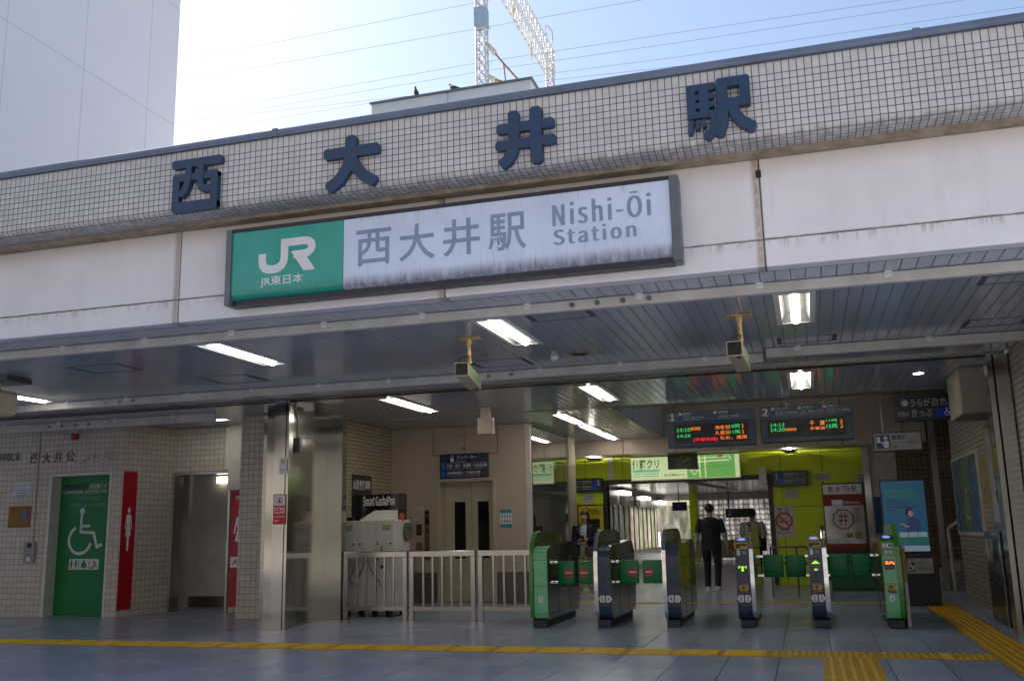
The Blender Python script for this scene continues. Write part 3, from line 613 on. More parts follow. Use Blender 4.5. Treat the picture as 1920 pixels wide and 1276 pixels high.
# ================================================================ toilet block, left
TY = 14.0
F = front(TY)
dx0, dx1 = -12.84, -11.52; dzt = F.px(100, 888)[1]
m = MB(); m.box(-15, dx0, TY, TY+.25, 0, ZC-.005); m.box(dx1, -11.3, TY, TY+.25, 0, ZC-.005); m.box(dx0, dx1, TY, TY+.25, dzt, ZC-.005)
tb = thing('toilet_block', 'beige tiled public toilet block with a green door and a dark open doorway', 'toilets', (-12.5, 14.0, 0))
ob('front_wall', m, K['wtile'], tb)
m = MB(); m.mi = 0
for a, b in (((-11.3, TY+.001), (-11.08, 15.1)),):
    m.quad((*a, 0), (*b, 0), (*b, ZC-.005), (*a, ZC-.005)); m.quad((a[0]-.2, a[1]+.2, 0), (a[0]-.2, a[1]+.2, ZC-.01), (b[0]-.2, b[1], ZC-.01), (b[0]-.2, b[1], 0))
ob('side_wall', m, K['wtileY'], tb)
F2 = front(15.1); lz = F2.px(370, 885)[1]; ox1 = F2.px(431, 1000)[0]
m = MB(); m.box(-11.08, -8.6, 15.1, 15.3, lz, ZC-.005); m.box(ox1, -8.6, 15.1, 15.3, 0, lz); ob('doorway_wall', m, K['wtile'], tb)
m = MB(); m.box(-11.08, -11.03, 15.06, 15.32, 0, lz); m.box(ox1-.04, ox1+.0, 15.06, 15.32, 0, lz); m.box(-11.03, ox1-.04, 15.06, 15.32, lz-.04, lz+.0); ob('doorway_frame', m, K['steel'], tb)
m = MB(); m.box(-15, -11.3, 15.9, 16.0, 0, ZC); ob('inner_wall', m, K['cream'], tb); m = MB(); m.box(-11.9, -8.2, 18.6, 18.7, 0, ZC); m.box(-8.3, -8.2, 15.3, 18.6, 0, ZC); ob('inner_wall', m, K['cream'], tb)
FPp = front(16.2); pa, pb = FPp.px(344, 1000)[0], FPp.px(425, 1000)[0]
m = MB(); m.box(pa, pb+.5, 16.2, 16.3, .2, ZC-.01); ob('privacy_partition', m, K['cream'], tb)
m = MB(); m.box(pa, pb+.5, 16.19, 16.31, 0, .2); ob('dark_skirting', m, K['steeldark'], tb)
m = MB(); m.box(-11.6, pa-.01, 16.2, 16.3, 0, ZC-.01); ob('steel_panel', m, K['steel2'], tb)
qa = front(16.1).px(406, 893); qb = front(16.1).px(422, 905); t = thing('wall_lamp', 'small lit lamp high inside the toilet doorway', 'light', ((qa[0]+qb[0])/2, 16.1, qb[1])); m = MB(); m.box(qa[0], qb[0], 16.1, 16.195, qb[1], qa[1], .01); ob('diffuser', m, glow('dim_lamp', (1, .9, .7), 1.6), t); m = MB(); m.box(qa[0]-.02, qb[0]+.02, 16.11, 16.199, qa[1], qa[1]+.03); ob('housing', m, K['cream'], t)
m = MB(); m.box(dx0, dx0+.05, TY-.012, TY+.3, 0, dzt); m.box(dx1-.05, dx1, TY-.012, TY+.3, 0, dzt); m.box(dx0+.05, dx1-.05, TY-.012, TY+.3, dzt-.05, dzt); ob('door_frame', m, K['offwhite'], tb)
DY = TY+.22; FD = front(DY)
m = MB(); m.box(dx0+.05, dx1-.05, DY, DY+.05, .01, dzt-.05); door = ob('green_door', m, K['green'], tb)
wc = mat('door_print_white', (.55, .6, .58), .45); wc2 = mat('door_print_faint', (.14, .3, .2), .5)
m = MB(); r = FD.rect(131, 952, 190, 1037)
W_ = lambda pts: [(r[0]+a*(r[2]-r[0]), r[1]+b*(r[3]-r[1])) for a, b in pts]
lw = .05; kx = (r[2]-r[0]); ky = (r[3]-r[1])
m.disc(FD, W_([(.38, .93)])[0], .055, .002)
m.ribbon(FD, W_([(.37, .86), (.37, .47), (.74, .45), (.86, .14), (1.0, .2)]), lw, .002); m.ribbon(FD, W_([(.37, .6), (.63, .6)]), lw*.9, .0023)
m.ring(FD, W_([(.36, .3)])[0], .235, lw, .0026, 36, 115, 345)
ob('wheelchair_symbol', m, wc, door)
m = MB(); a, b = FD.px(119, 926), FD.px(202, 917); m.text(FD, 'UNIVERSAL ACCESS TO', (a[0], a[1], b[0]-.03, b[1]+.0), .006, .002)
q = FD.rect(168, 916, 200, 906); m.text(FD, '(多機能トイ', (q[0], q[3]-.01, q[2]-.0, q[1]+.01), .01, .002); ob('lettering', m, wc, door)
m = MB(); q = FD.rect(148, 939, 188, 929); m.text(FD, '다목적 화장실', (q[0], q[3], q[2], q[1]), .0, .002); q = FD.rect(128, 951, 198, 941); m.text(FD, '多功能洗手间   多功能洗手', (q[0], q[3], q[2], q[1]), .0, .002); ob('faint_lettering', m, wc2, door)
m = MB(); q = FD.rect(122, 917, 166, 906); m.rect(FD, q, .0018); ob('blanked_text', m, mat('dark_tape', (.006, .05, .015), .5), door)
for k in range(3):
    q = FD.rect(130+19*k, 1047, 146.5+19*k, 1067); m = MB(); m.rect(FD, q, .002); pic = ob('pictogram', m, wc, door)
    m = MB(); cx, cz, hh = (q[0]+q[2])/2, (q[1]+q[3])/2, (q[3]-q[1])
    if k == 0:
        for s_ in (-1, 1): m.disc(FD, (cx+s_*.05, cz+hh*.3), .018, .003); m.rect(FD, (cx+s_*.05-.025, cz-hh*.1, cx+s_*.05+.025, cz+hh*.2), .003); m.rect(FD, (cx+s_*.05-.012, cz-hh*.38, cx+s_*.05+.012, cz-hh*.1), .003)
    elif k == 1: m.disc(FD, (cx, cz+hh*.3), .022, .003); m.rrect(FD, (cx-.055, cz-hh*.33, cx+.055, cz+hh*.17), .03, .003)
    else: m.disc(FD, (cx, cz+hh*.22), .02, .003); m.ribbon(FD, [(cx-.07, cz-.06), (cx+.0, cz-.05), (cx+.01, cz+.03), (cx+.06, cz-.06)], .022, .003)
    ob('pictogram_figure', m, K['green'], pic)
# red pictogram strips
def woman(m, f, cu, z0, z1, d, sx=1.0):
    h = z1-z0; V = lambda pts: [(cu+a*h*sx, z0+b*h) for a, b in pts]
    m.disc(f, V([(0, .925)])[0], .06*h*sx, d, ry=.068*h)
    m.flat(f, V([(-.09, .82), (-.055, .835), (.055, .835), (.09, .82), (.115, .78), (.165, .49), (.13, .48), (.09, .68), (.07, .6), (.125, .335), (.055, .335), (.035, 0), (-.035, 0), (-.055, .335), (-.125, .335), (-.07, .6), (-.09, .68), (-.13, .48), (-.165, .49), (-.115, .78)][::-1]), d)
dv = Vector((.22, 1.1, 0)).normalized(); FE = Fr((-11.3, TY, 0), dv, (0, 0, 1), (dv.y, -dv.x, 0))
zt, zb = FE.px(252, 884)[1], FE.px(235, 1142)[1]; u1 = FE.px(252, 1000)[0]
t = thing('toilet_sign', 'tall red strip with a full white woman figure beside the green door', 'sign', FE.pt(.02, zb))
m = MB(); m.rect(FE, (.012, zb, u1, zt), .003, .008); ob('red_panel', m, K['red'], t)
m = MB(); a, b = FE.px(244, 950), FE.px(238, 1032); woman(m, FE, u1*.53, b[1], a[1], .009, .62); ob('woman_figure', m, K['whitedecal'], t)
F3 = front(15.06)
zt, zb = F3.px(445, 920)[1], F3.px(430, 1136)[1]; x0 = F3.px(432, 1000)[0]
t = thing('toilet_sign', 'tall red strip half hidden behind the tiled pillar, woman figure cut off', 'sign', (x0, 15.06, zb))
m = MB(); m.rect(F3, (x0, zb, x0+.5, zt), .003, .02); ob('red_panel', m, K['red'], t)
m = MB(); a, b = F3.px(449, 952), F3.px(440, 1035); woman(m, F3, F3.px(452, 1000)[0], b[1]-.1, a[1], .021, 1.0); ob('woman_figure', m, K['whitedecal'], t)
m = MB(); a = F3.px(443, 936); m.text(F3, "Women's", (a[0], a[1], a[0]+.4, a[1]+.075), .008, .021, keep='l'); q = F3.rect(433, 1043, 449, 1063); m.rect(F3, q, .021); ob('lettering', m, K['whitedecal'], t)
m = MB(); cx, cz = (q[0]+q[2])/2, (q[1]+q[3])/2; m.disc(F3, (cx+.02, cz+.035), .016, .022); m.ribbon(F3, [(cx-.045, cz-.035), (cx-.01, cz-.01), (cx+.01, cz+.02), (cx+.045, cz-.04)], .02, .022); ob('baby_changing_figure', m, K['red'], t)
m = MB(); a = F3.px(433, 915); m.box(a[0], a[0]+.55, 14.95, 15.06, F3.px(440, 918)[1], F3.px(440, 785)[1]); ob('roller_door_box', m, K['cream'], tb)
m = MB(); a = front(15.0).px(424, 800); b = front(15.0).px(431, 880); m.box(a[0], b[0], 15.0, 15.06, b[1], a[1], .01); ob('door_operator', m, K['offwhite'], tb)
# tiled pillar and the steel cladding beside it
m = MB(); m.box(-8.92, -8.5, 13.9, 14.6, 0, ZC-.004)
pt = ob('tiled_pillar', m, K['wtile'], label='beige tiled pillar covering part of the second red strip', cat='pillar', kind='thing')
m = MB(); m.box(-8.44, -7.62, 13.93, 14.1, 0, ZC-.25); m.box(-8.5, -7.62, 13.96, 14.2, ZC-.25, ZC-.01)
ob('steel_door', m, K['steel'], label='tall plain steel door panel between tiled pillar and steel pillar', cat='door', kind='thing')
m = MB(); m.box(-8.5, -8.44, 13.9, 14.0, 0, ZC-.02); 
ob('door_post', m, K['rail'], label='slim bright steel post against the right side of the tiled pillar', cat='post', kind='thing')
# letters on the toilet wall
ml = mat('dull_metal_letters', (.13, .12, .115), .35, .7); ml2 = mat('painted_sheen_letters', (.48, .43, .36), .25, .6)  # second metal lighter: reflection on the last characters painted into the colour
t = thing('wall_lettering', 'row of small metal characters on the tiles above the green door', 'lettering', F.pt(*F.px(110, 862)))
for body, x0, x1, mm in (('品川区立', -14, 42, ml), ('西大井公', 56, 146, ml), ('衆便所', 151, 218, ml2)):
    a, b = F.px(x0, 868), F.px(x1, 855); n = len(body); st_ = (b[0]-a[0])/n; hh = .15 if n == 4 and x0 < 0 else .185; zc = F.px((x0+x1)/2, 857)[1]
    for k, ch in enumerate(body):
        m = MB(); x = a[0]+k*st_; m.text(F, ch, (x, zc-hh/2, x+st_*.8, zc+hh/2), .012, .004, .01, keep='c'); ob('metal_character', m, mm, t)
# small things on the toilet wall
p = F.px(145, 816); t = thing('alarm_lamp', 'red alarm lamp on a cream base under the ceiling above the green door', 'lamp', F.pt(*p))
m = MB(); m.box(p[0]-.1, p[0]+.1, TY-.1, TY, p[1]+.03, p[1]+.15, .006); ob('base', m, K['cream'], t)
m = MB(); m.tube([(p[0], TY-.06, p[1]+.03), (p[0], TY-.06, p[1]-.07), (p[0], TY-.06, p[1]-.085)], [.062, .06, .04], 16); ob('lens', m, mat('red_lens', (.35, .01, .01), .2), t, smooth=True)
t = thing('call_button', 'grey push button box at the end of a thin conduit left of the green door', 'button', F.pt(*F.px(59, 1035)))
q = F.rect(51, 1015, 66, 1055); m = MB(); m.rrect(F, q, .02, 0, .05); ob('box', m, mat('grey_plastic', (.3, .29, .28), .5), t)
m = MB(); m.disc(F, ((q[0]+q[2])/2, q[3]-.06), .045, .05, .06); m.mi = 1; m.disc(F, ((q[0]+q[2])/2, q[1]+.07), .04, .05, .065); ob('push_button', m, [K['black'], K['whitedecal']], t)
m = MB(); cx = (q[0]+q[2])/2+.02; m.tube([(cx, TY-.02, q[3]), (cx, TY-.02, 3.1), (cx-.0, TY-.02, 3.26)], .014, 8); ob('conduit', m, K['cream'], t)
q = F.rect(28, 904, 55, 929); m = MB(); m.rect(F, q, 0, .004); t = ob('paper_notice', m, mat('pale_blue_paper', (.5, .56, .64), .6), label='pale blue paper notice on the tiles left of the thin conduit', cat='notice')
m = MB()
for k in range(5): m.rect(F, (q[0]+.03, q[3]-.06-.045*k, q[2]-.03-.04*(k % 2), q[3]-.045-.045*k), .0052)
ob('printed_line', m, mat('print_grey', (.25, .28, .33), .6), t)
q = F.rect(18, 949, 56, 988); m = MB(); m.rect(F, q, 0, .012); t = ob('brass_plate', m, mat('brass', (.24, .12, .02), .45, .5, .1, 8), label='square brass plate with coloured map, low on the tiles at far left', cat='plate')
m = MB(); m.rect(F, (q[2]-.16, q[1]+.1, q[2]-.08, q[3]-.06), .0135); m.mi = 1; m.rect(F, (q[2]-.1, q[1]+.14, q[2]-.03, q[3]-.05), .0142); ob('coloured_print', m, [mat('cyan_print', (.02, .16, .4), .4), mat('magenta_print', (.3, .02, .12), .4)], t)

# ================================================================ lift hall
LX, LY = -7.68, 17.2
FLi = front(LY)
lw_ = thing('lift_wall', 'peach painted wall with a cream lift door and granite skirting', 'wall', (-6.3, LY, 0), kind='thing')
d0, d1, dzt = FLi.px(821, 1000)[0], FLi.px(931, 1000)[0], FLi.px(870, 897)[1]
m = MB(); m.box(LX, d0, LY, LY+.2, .56, ZC-.005); m.box(d1, -4.88, LY, LY+.2, .56, ZC-.005); m.box(d0, d1, LY, LY+.2, dzt, ZC-.005); ob('wall_face', m, K['peach'], lw_)
m = MB(); m.box(LX, d0, LY-.012, LY+.2, 0, .56); ob('granite_skirting', m, K['granite'], lw_); m = MB(); m.box(d1, -4.88, LY-.012, LY+.2, 0, .56); ob('granite_skirting', m, K['granite'], lw_)
m = MB(); m.box(d0-.0, d0+.05, LY-.03, LY+.42, 0, dzt); m.box(d1-.05, d1, LY-.03, LY+.42, 0, dzt); m.box(d0+.05, d1-.05, LY-.03, LY+.42, dzt-.05, dzt); ob('lift_frame', m, K['liftdoor'], lw_)
for s_ in (0, 1):
    a = d0+.05+s_*(d1-d0-.1)/2; b = a+(d1-d0-.1)/2-.008
    m = MB(); m.box(a, b, LY+.3, LY+.34, .01, dzt-.05); lf = ob('lift_door', m, K['liftdoor'], lw_)
    m = MB(); c = (a+b)/2+(-.03 if s_ else .03); m.box(c-.11, c+.11, LY+.295, LY+.3, .8, dzt-.42); ob('window_pane', m, K['blackgl'], lf)
m = MB(); m.box(d0, d1, LY+.42, LY+.5, 0, dzt); ob('shaft_back', m, K['dark'], lw_)
q = FLi.rect(812, 806, 933, 848); m = MB()
m.ribbon(FLi, [(q[0], q[3]), (q[0], q[1]), (q[2], q[1]), (q[2], q[3])], .014, .003); m.ribbon(FLi, [((q[0]+q[2])/2, q[3]), ((q[0]+q[2])/2, q[1])], .01, .003); m.rect(FLi, ((q[0]+q[2])/2-.05, q[1]+.08, (q[0]+q[2])/2-.0, q[1]+.12), .004, .02); ob('shutter_hatch', m, mat('hatch_gap', (.1, .07, .05), .7), lw_)
m = MB(); m.box(-4.98, -4.875, LY-.01, LY+.06, .56, ZC-.01); ob('corner_trim', m, K['cream'], lw_)
m = MB(); m.box(LX-.3, LX, 14.05, LY, 0, ZC-.005); ob('tiled_wall', m, K['tanY'], label='tan tiled wall behind the white capsule machine', cat='wall', kind='thing')
# lift direction sign
q = FLi.rect(827, 852, 918, 894); t = thing('lift_sign', 'dark blue lift sign with two direction lines over the lift door', 'sign', FLi.pt(q[0], q[1]))
m = MB(); m.rect(FLi, q, .035, .06); ob('panel', m, K['navysign'], t); f = FLi.off(.06); h = q[3]-q[1]; wd = q[2]-q[0]
m = MB(); m.text(f, 'エレベーター', (q[0]+.35*wd, q[1]+.77*h, q[0]+.76*wd, q[1]+.92*h), .008, .002); m.text(f, 'Elevator', (q[0]+.35*wd, q[1]+.665*h, q[0]+.52*wd, q[1]+.73*h), 0, .002)
m.text(f, '鎌倉・逗子・横須賀・久里浜方面', (q[0]+.15*wd, q[1]+.44*h, q[0]+.97*wd, q[1]+.57*h), .012, .002); m.text(f, 'for Kamakura, Zushi, Yokosuka & Kurihama', (q[0]+.15*wd, q[1]+.355*h, q[0]+.89*wd, q[1]+.41*h), 0, .002)
m.text(f, '羽沢横浜国大・海老名方面', (q[0]+.15*wd, q[1]+.15*h, q[0]+.83*wd, q[1]+.28*h), .012, .002); m.text(f, 'for Hazawa yokohama-kokudai & Ebina', (q[0]+.15*wd, q[1]+.06*h, q[0]+.82*wd, q[1]+.115*h), 0, .002)
m.rect(f, (q[0]+.22*wd, q[1]+.68*h, q[0]+.29*wd, q[1]+.83*h), .002); m.ribbon(f, [(q[0]+.235*wd, q[1]+.86*h), (q[0]+.235*wd, q[1]+.93*h)], .012, .002); m.ribbon(f, [(q[0]+.275*wd, q[1]+.86*h), (q[0]+.275*wd, q[1]+.93*h)], .012, .002); m.rect(f, (q[0]+.01, q[1]+.615*h, q[2]-.01, q[1]+.622*h), .002)
ob('lettering', m, mat('sign_white_print', (.8, .8, .76), .5), t)
m = MB(); m.rect(f, (q[0]+.03*wd, q[1]+.37*h, q[0]+.125*wd, q[1]+.57*h), .002); m.rect(f, (q[0]+.03*wd, q[1]+.06*h, q[0]+.125*wd, q[1]+.28*h), .002); ob('line_colour', m, K['blue2'], t)
# lift call panel, notices
q = FLi.rect(797, 956, 806, 1048); t = thing('lift_call_panel', 'slim steel lift call panel left of the lift door', 'panel', FLi.pt(q[0], q[1])); m = MB(); m.rect(FLi, q, 0, .02); ob('plate', m, K['rail'], t)
m = MB(); m.rect(FLi, (q[0]+.012, q[3]-.26, q[2]-.012, q[3]-.02), .0205); ob('display', m, K['blackgl'], t); f = FLi.off(.0205); m = MB(); m.ribbon(f, [((q[0]+q[2])/2, q[3]-.13), ((q[0]+q[2])/2, q[3]-.09)], .008, .001); ob('floor_digit', m, glow('red_digit', (1, .03, .02), .35), t)
m = MB(); m.disc(FLi, ((q[0]+q[2])/2, q[3]-.38), .022, .02, .026); m.disc(FLi, ((q[0]+q[2])/2, q[3]-.75), .022, .02, .026); ob('call_button', m, K['black'], t)
for px, lab, mm in (((781, 982, 791, 1003), 'small dark square plate below the paper by the lift call panel', mat('brown_plate', (.06, .035, .015), .4)), ((781, 1016, 792, 1033), 'small bronze plate low beside the lift call panel', mat('bronze_plate', (.2, .15, .07), .4, .4))):
    q = FLi.rect(*px); m = MB(); m.rect(FLi, q, 0, .012); ob('wall_plate', m, mm, label=lab, cat='plate')
q = FLi.rect(774, 949, 795, 981); m = MB(); m.rect(FLi, q, 0, .004); t = ob('paper_notice', m, mat('white_paper', (.55, .48, .42), .6), label='white paper notice on the peach wall left of the lift call panel', cat='notice'); m = MB()
for k in range(6): m.rect(FLi, (q[0]+.03, q[3]-.07-.055*k, q[2]-.03-.05*(k % 3 == 2), q[3]-.055-.055*k), .005)
ob('printed_line', m, mat('print_faint', (.3, .25, .22), .6), t)
q = FLi.rect(938, 955, 960, 988); m = MB(); m.rect(FLi, q, 0, .006); t = ob('priority_sign', m, K['whitedecal'], label='small white and teal priority sticker right of the lift door', cat='sticker'); h = q[3]-q[1]; wd = q[2]-q[0]
m = MB(); m.rect(FLi, (q[0], q[3]-.2*h, q[2], q[3]), .0075); m.rect(FLi, (q[0], q[1], q[2], q[1]+.2*h), .0075); ob('teal_band', m, mat('teal_print', (.02, .22, .27), .5), t)
m = MB()
for k in range(4):
    for row in range(2):
        c = (q[0]+wd*(.16+.23*k), q[1]+h*(.36+.28*row)); m.disc(FLi, (c[0], c[1]+.025), .01, .0072, n=10); m.rect(FLi, (c[0]-.011, c[1]-.03, c[0]+.011, c[1]+.012), .0072)
ob('pictogram_row', m, K['black'], t)
m = MB(); a = front(14.6).px(895, 783); b = front(14.6).px(923, 812); m.box(a[0], b[0], 14.6, 14.72, b[1], a[1], .006); m.box(a[0]+.05, b[0]-.05, 14.62, 14.7, a[1], ZC-.003)
ob('speaker_box', m, K['peach'], label='small cream box hanging from the ceiling in front of the lift wall', cat='speaker')

# ================================================================ capsule machine behind the railing
t = thing('capsule_machine', 'white capsule toy machine seen from the back with a black header board', 'vending machine', (-6.75, 14.6, 0))
GY = 14.35; G = front(GY)
gx0, gx1 = G.px(641, 1000)[0], G.px(740, 1000)[0]; zt = G.px(690, 975)[1]; zm = G.px(690, 1034)[1]; zb = G.px(690, 1150)[1]; w3 = (gx1-gx0)/3.0
m = MB()
for k, (a, b) in enumerate(((gx0, gx0+w3*.84), (gx0+w3*.84, gx0+w3*1.9), (gx0+w3*1.9, gx1))): m.box(a+.003, b-.003, GY, GY+.62, zm, zt, .008, 1)
ob('upper_cabinet', m, K['offwhite'], t)
m = MB(); m.box(gx0+.02, gx1-.02, GY+.03, GY+.6, .13, zm-.004)
for k in range(3): a = gx0+.03+k*w3; m.box(a, a+w3-.04, GY+.01, GY+.03, .16, zm-.02, .006, 1)
ob('lower_cabinet', m, K['offwhite'], t)
m = MB(); m.box(gx0+.0, gx1+.02, GY+.02, GY+.6, .1, .13); 
for x in (gx0+.1, gx0+.35, gx1-.35, gx1-.1):
    for y in (GY+.08, GY+.52): m.tube([(x-.02, y, .045), (x+.02, y, .045)], .045, 12); m.box(x-.012, x+.012, y-.02, y+.02, .045, .1)
ob('castor_base', m, K['black'], t)
bx0, bx1 = front(14.9).px(660, 950)[0], front(14.9).px(762, 950)[0]; bz0, bz1 = zt-.02, front(14.9).px(710, 926)[1]
m = MB(); m.rrect(front(14.88), (bx0, bz0, bx1, bz1), .05, -.04, 0); ob('header_board', m, mat('gloss_black_board', (.008, .009, .014), .15, coat=.5), t)
fb = front(14.88); q = fb.rect(681, 947, 740, 930)
m = MB(); m.text(fb, 'Smart GashaPon', (q[0], q[3]-.01, q[2], q[1]+.02), .012, .002); ob('lettering', m, K['whitedecal'], t)
wx = gx0+w3*1.0; m = MB()
pr3 = [(wx-.03, GY+.05, zt), (wx+.36, GY+.05, zt), (wx+.5, GY+.42, zt), (wx+.1, GY+.42, zt)]; tp = [(wx+.08, GY+.4, zt+.165), (wx+.5, GY+.4, zt+.165)]
m.quad(pr3[0], pr3[1], tp[1], tp[0]); m.quad(pr3[1], pr3[2], tp[1], tp[1]) if False else m._f([m.bm.verts.new(p) for p in (pr3[1], pr3[2], tp[1])]); m._f([m.bm.verts.new(p) for p in (pr3[3], pr3[0], tp[0])]); m.quad(pr3[2], pr3[3], tp[0], tp[1]); ob('card_holder', m, K['offwhite'], t)
m = MB(); m.rrect(eastf(gx1), (GY+.34, zm+.15, GY+.62, zt-.04), .12, .0, .04); ob('window_bubble', m, mat('smoked_plastic', (.07, .08, .065), .1, coat=.6), t)
m = MB(); m.rrect(front(GY+.3), (gx1-.05, zt-.03, gx1+.02, zt+.12), .03, -.03, 0); ob('red_tag', m, mat('red_tag', (.5, .06, .04), .5), t)
m = MB(); m.box(bx0-.05, bx0+.08, 14.8, 14.88, zt, zt+.07, .01); ob('clip_lamp', m, K['black'], t)
yl = mat('yellow_label', (.5, .42, .06), .5); bl = mat('grey_blue_label', (.3, .33, .4), .5)
for a in (gx0+.03, gx0+w3*1.9+.12):
    m = MB(); m.rect(G, (a, zt-.11, a+.17, zt-.075), .002); m.mi = 1; m.rect(G, (a, zt-.165, a+.15, zt-.112), .002); ob('warning_label', m, [yl, bl], t)
for k, (x, z) in enumerate(((gx0+w3*.7, zm+.12), (gx0+w3*1.05, zm+.12), (gx0+w3*2.05, zm+.13), (gx1-.07, zm+.13), (gx0+w3*2.3, .78))):
    m = MB(); m.disc(G, (x, z), .016 if k < 4 else .03, -.02 if k == 4 else 0, .012); ob('lock', m, K['black'], t)
for pts in ([(0, .9), (.12, .84), (.2, .86), (.16, .7), (.1, .58), (.17, .5)], [(.33, .9), (.38, .85), (.3, .7), (.24, .6), (.22, .5), (.26, .46)], [(.42, .88), (.47, .75), (.55, .62), (.63, .55), (.64, .48)], [(.66, zm+.1), (.67, zm-.02), (.62, .95), (.58, .88)], [(.05, .95), (.03, .7), (.0, .5)]):
    m = MB(); m.tube([(gx0+a+.05, GY-.01, z) for a, z in pts], .008, 6); ob('cable', m, K['black'], t)
# poster on the tan wall
fe = eastf(LX); q = fe.rect(659, 960, 696, 892); m = MB(); m.rect(fe, (q[0], min(q[1], q[3]), q[2], max(q[1], q[3])), 0, .01); t = ob('fire_poster', m, mat('dark_poster', (.03, .026, .022), .4), label='dark fire prevention poster on the tan tiled wall', cat='poster'); z1 = max(q[1], q[3]); wd = q[2]-q[0]
m = MB(); m.text(fe, '火災予防運動', (q[0]+.04*wd, z1-.27, q[2]-.05*wd, z1-.09), .03, .011); ob('lettering', m, K['whitedecal'], t); m = MB(); m.disc(fe, (q[0]+.75*wd, z1-.5), .1*wd, .0115, ry=.09); ob('orange_flame', m, mat('flame_print', (.4, .1, .02), .5), t)

# ================================================================ stainless railing
RY = 13.93
def rail(x0, x1, lab, lastpost=True, n=5, dy=0.0):
    t = thing('railing', lab, 'railing', ((x0+x1)/2, RY+dy, 0), 'stainless railing panels'); y = RY+dy; h = 1.02
    m = MB(); m.box(x0, x1, y-.025, y+.025, h-.085, h, .004, 1); ob('top_rail', m, K['rail'], t)
    m = MB(); m.box(x0+.07, x1-(.07 if lastpost else 0), y-.02, y+.02, .14, .2); ob('bottom_rail', m, K['rail'], t)
    for x in ((x0, x1-.075) if lastpost else (x0,)):
        m = MB(); m.box(x, x+.075, y-.025, y+.025, 0, h-.086, .004, 1); ob('post', m, K['rail'], t)
    a, b = x0+.075, x1-(.075 if lastpost else 0)
    for k in range(n):
        x = a+(b-a)*(k+1)/(n+1)-(.0 if lastpost else -.0); m = MB(); m.box(x-.014, x+.014, y-.012, y+.012, .201, h-.086); ob('baluster', m, K['rail'], t)
p = [front(RY).px(x, 1100)[0] for x in (645, 764, 768, 892, 897, 994)]
rail(p[0], p[1], 'stainless railing panel in front of the white capsule machine'); rail(p[2], p[3], 'stainless railing panel in the middle, in front of the lift door'); rail(p[4], -3.74, 'stainless railing panel touching the first light green ticket gate', False, 5)

# ================================================================ ticket gates
K['lgreen'] = mat('gate_light_green', (.2, .58, .29), .32, 0, .05, 5, coat=.12); K['dgreen'] = mat('gate_edge_green', (.045, .26, .02), .3, 0, .06, 5, coat=.4)
K['gnavy'] = mat('gate_navy', (.016, .032, .082), .3, 0, .06, 5, coat=.12); K['gside'] = mat('gate_side_smoked', (.022, .03, .012), .14, 0, .15, 3, coat=.6)
K['gside2'] = mat('gate_screen_olive', (.06, .085, .01), .2, 0, .12, 3, coat=.5); K['plinth'] = mat('gate_plinth', (.02, .028, .042), .5, 0, .1, 6)
K['padblue'] = glow('reader_blue', (.3, .42, 1), .35, (.1, .15, .5)); K['ledgreen'] = glow('led_green', (.42, 1, .05), .55); K['ledorange'] = glow('led_orange', (1, .12, .02), 1.2)
K['ringyel'] = mat('slot_yellow', (.6, .44, .03), .4); K['styel'] = mat('sticker_yellow', (.75, .4, .01), .5); K['hexw'] = mat('hex_white', (.78, .8, .8), .5); K['scr'] = mat('display_grey', (.07, .07, .075), .3)
K['ychip'] = mat('screen_yellow_strip', (.42, .27, .02), .5)
BODY = [(.13, .10), (.05, .13), (.012, .19), (0, .27), (0, .93), (.02, 1.0), (.075, 1.05), (.2, 1.075), (1.0, 1.1), (1.55, 1.125), (1.74, 1.11), (1.86, 1.05), (1.92, .95), (1.94, .82), (1.94, .28), (1.92, .18), (1.86, .12), (1.78, .10)]
PANEL = [(.13, .10), (.05, .13), (.0, .2), (-.02, .3), (-.03, .55), (-.02, .85), (.0, 1.0), (.05, 1.12), (.13, 1.21), (.26, 1.265), (.45, 1.285), (1.4, 1.285), (1.6, 1.25), (1.74, 1.16), (1.83, 1.02), (1.9, .82), (1.93, .3), (1.9, .17), (1.78, .10)]
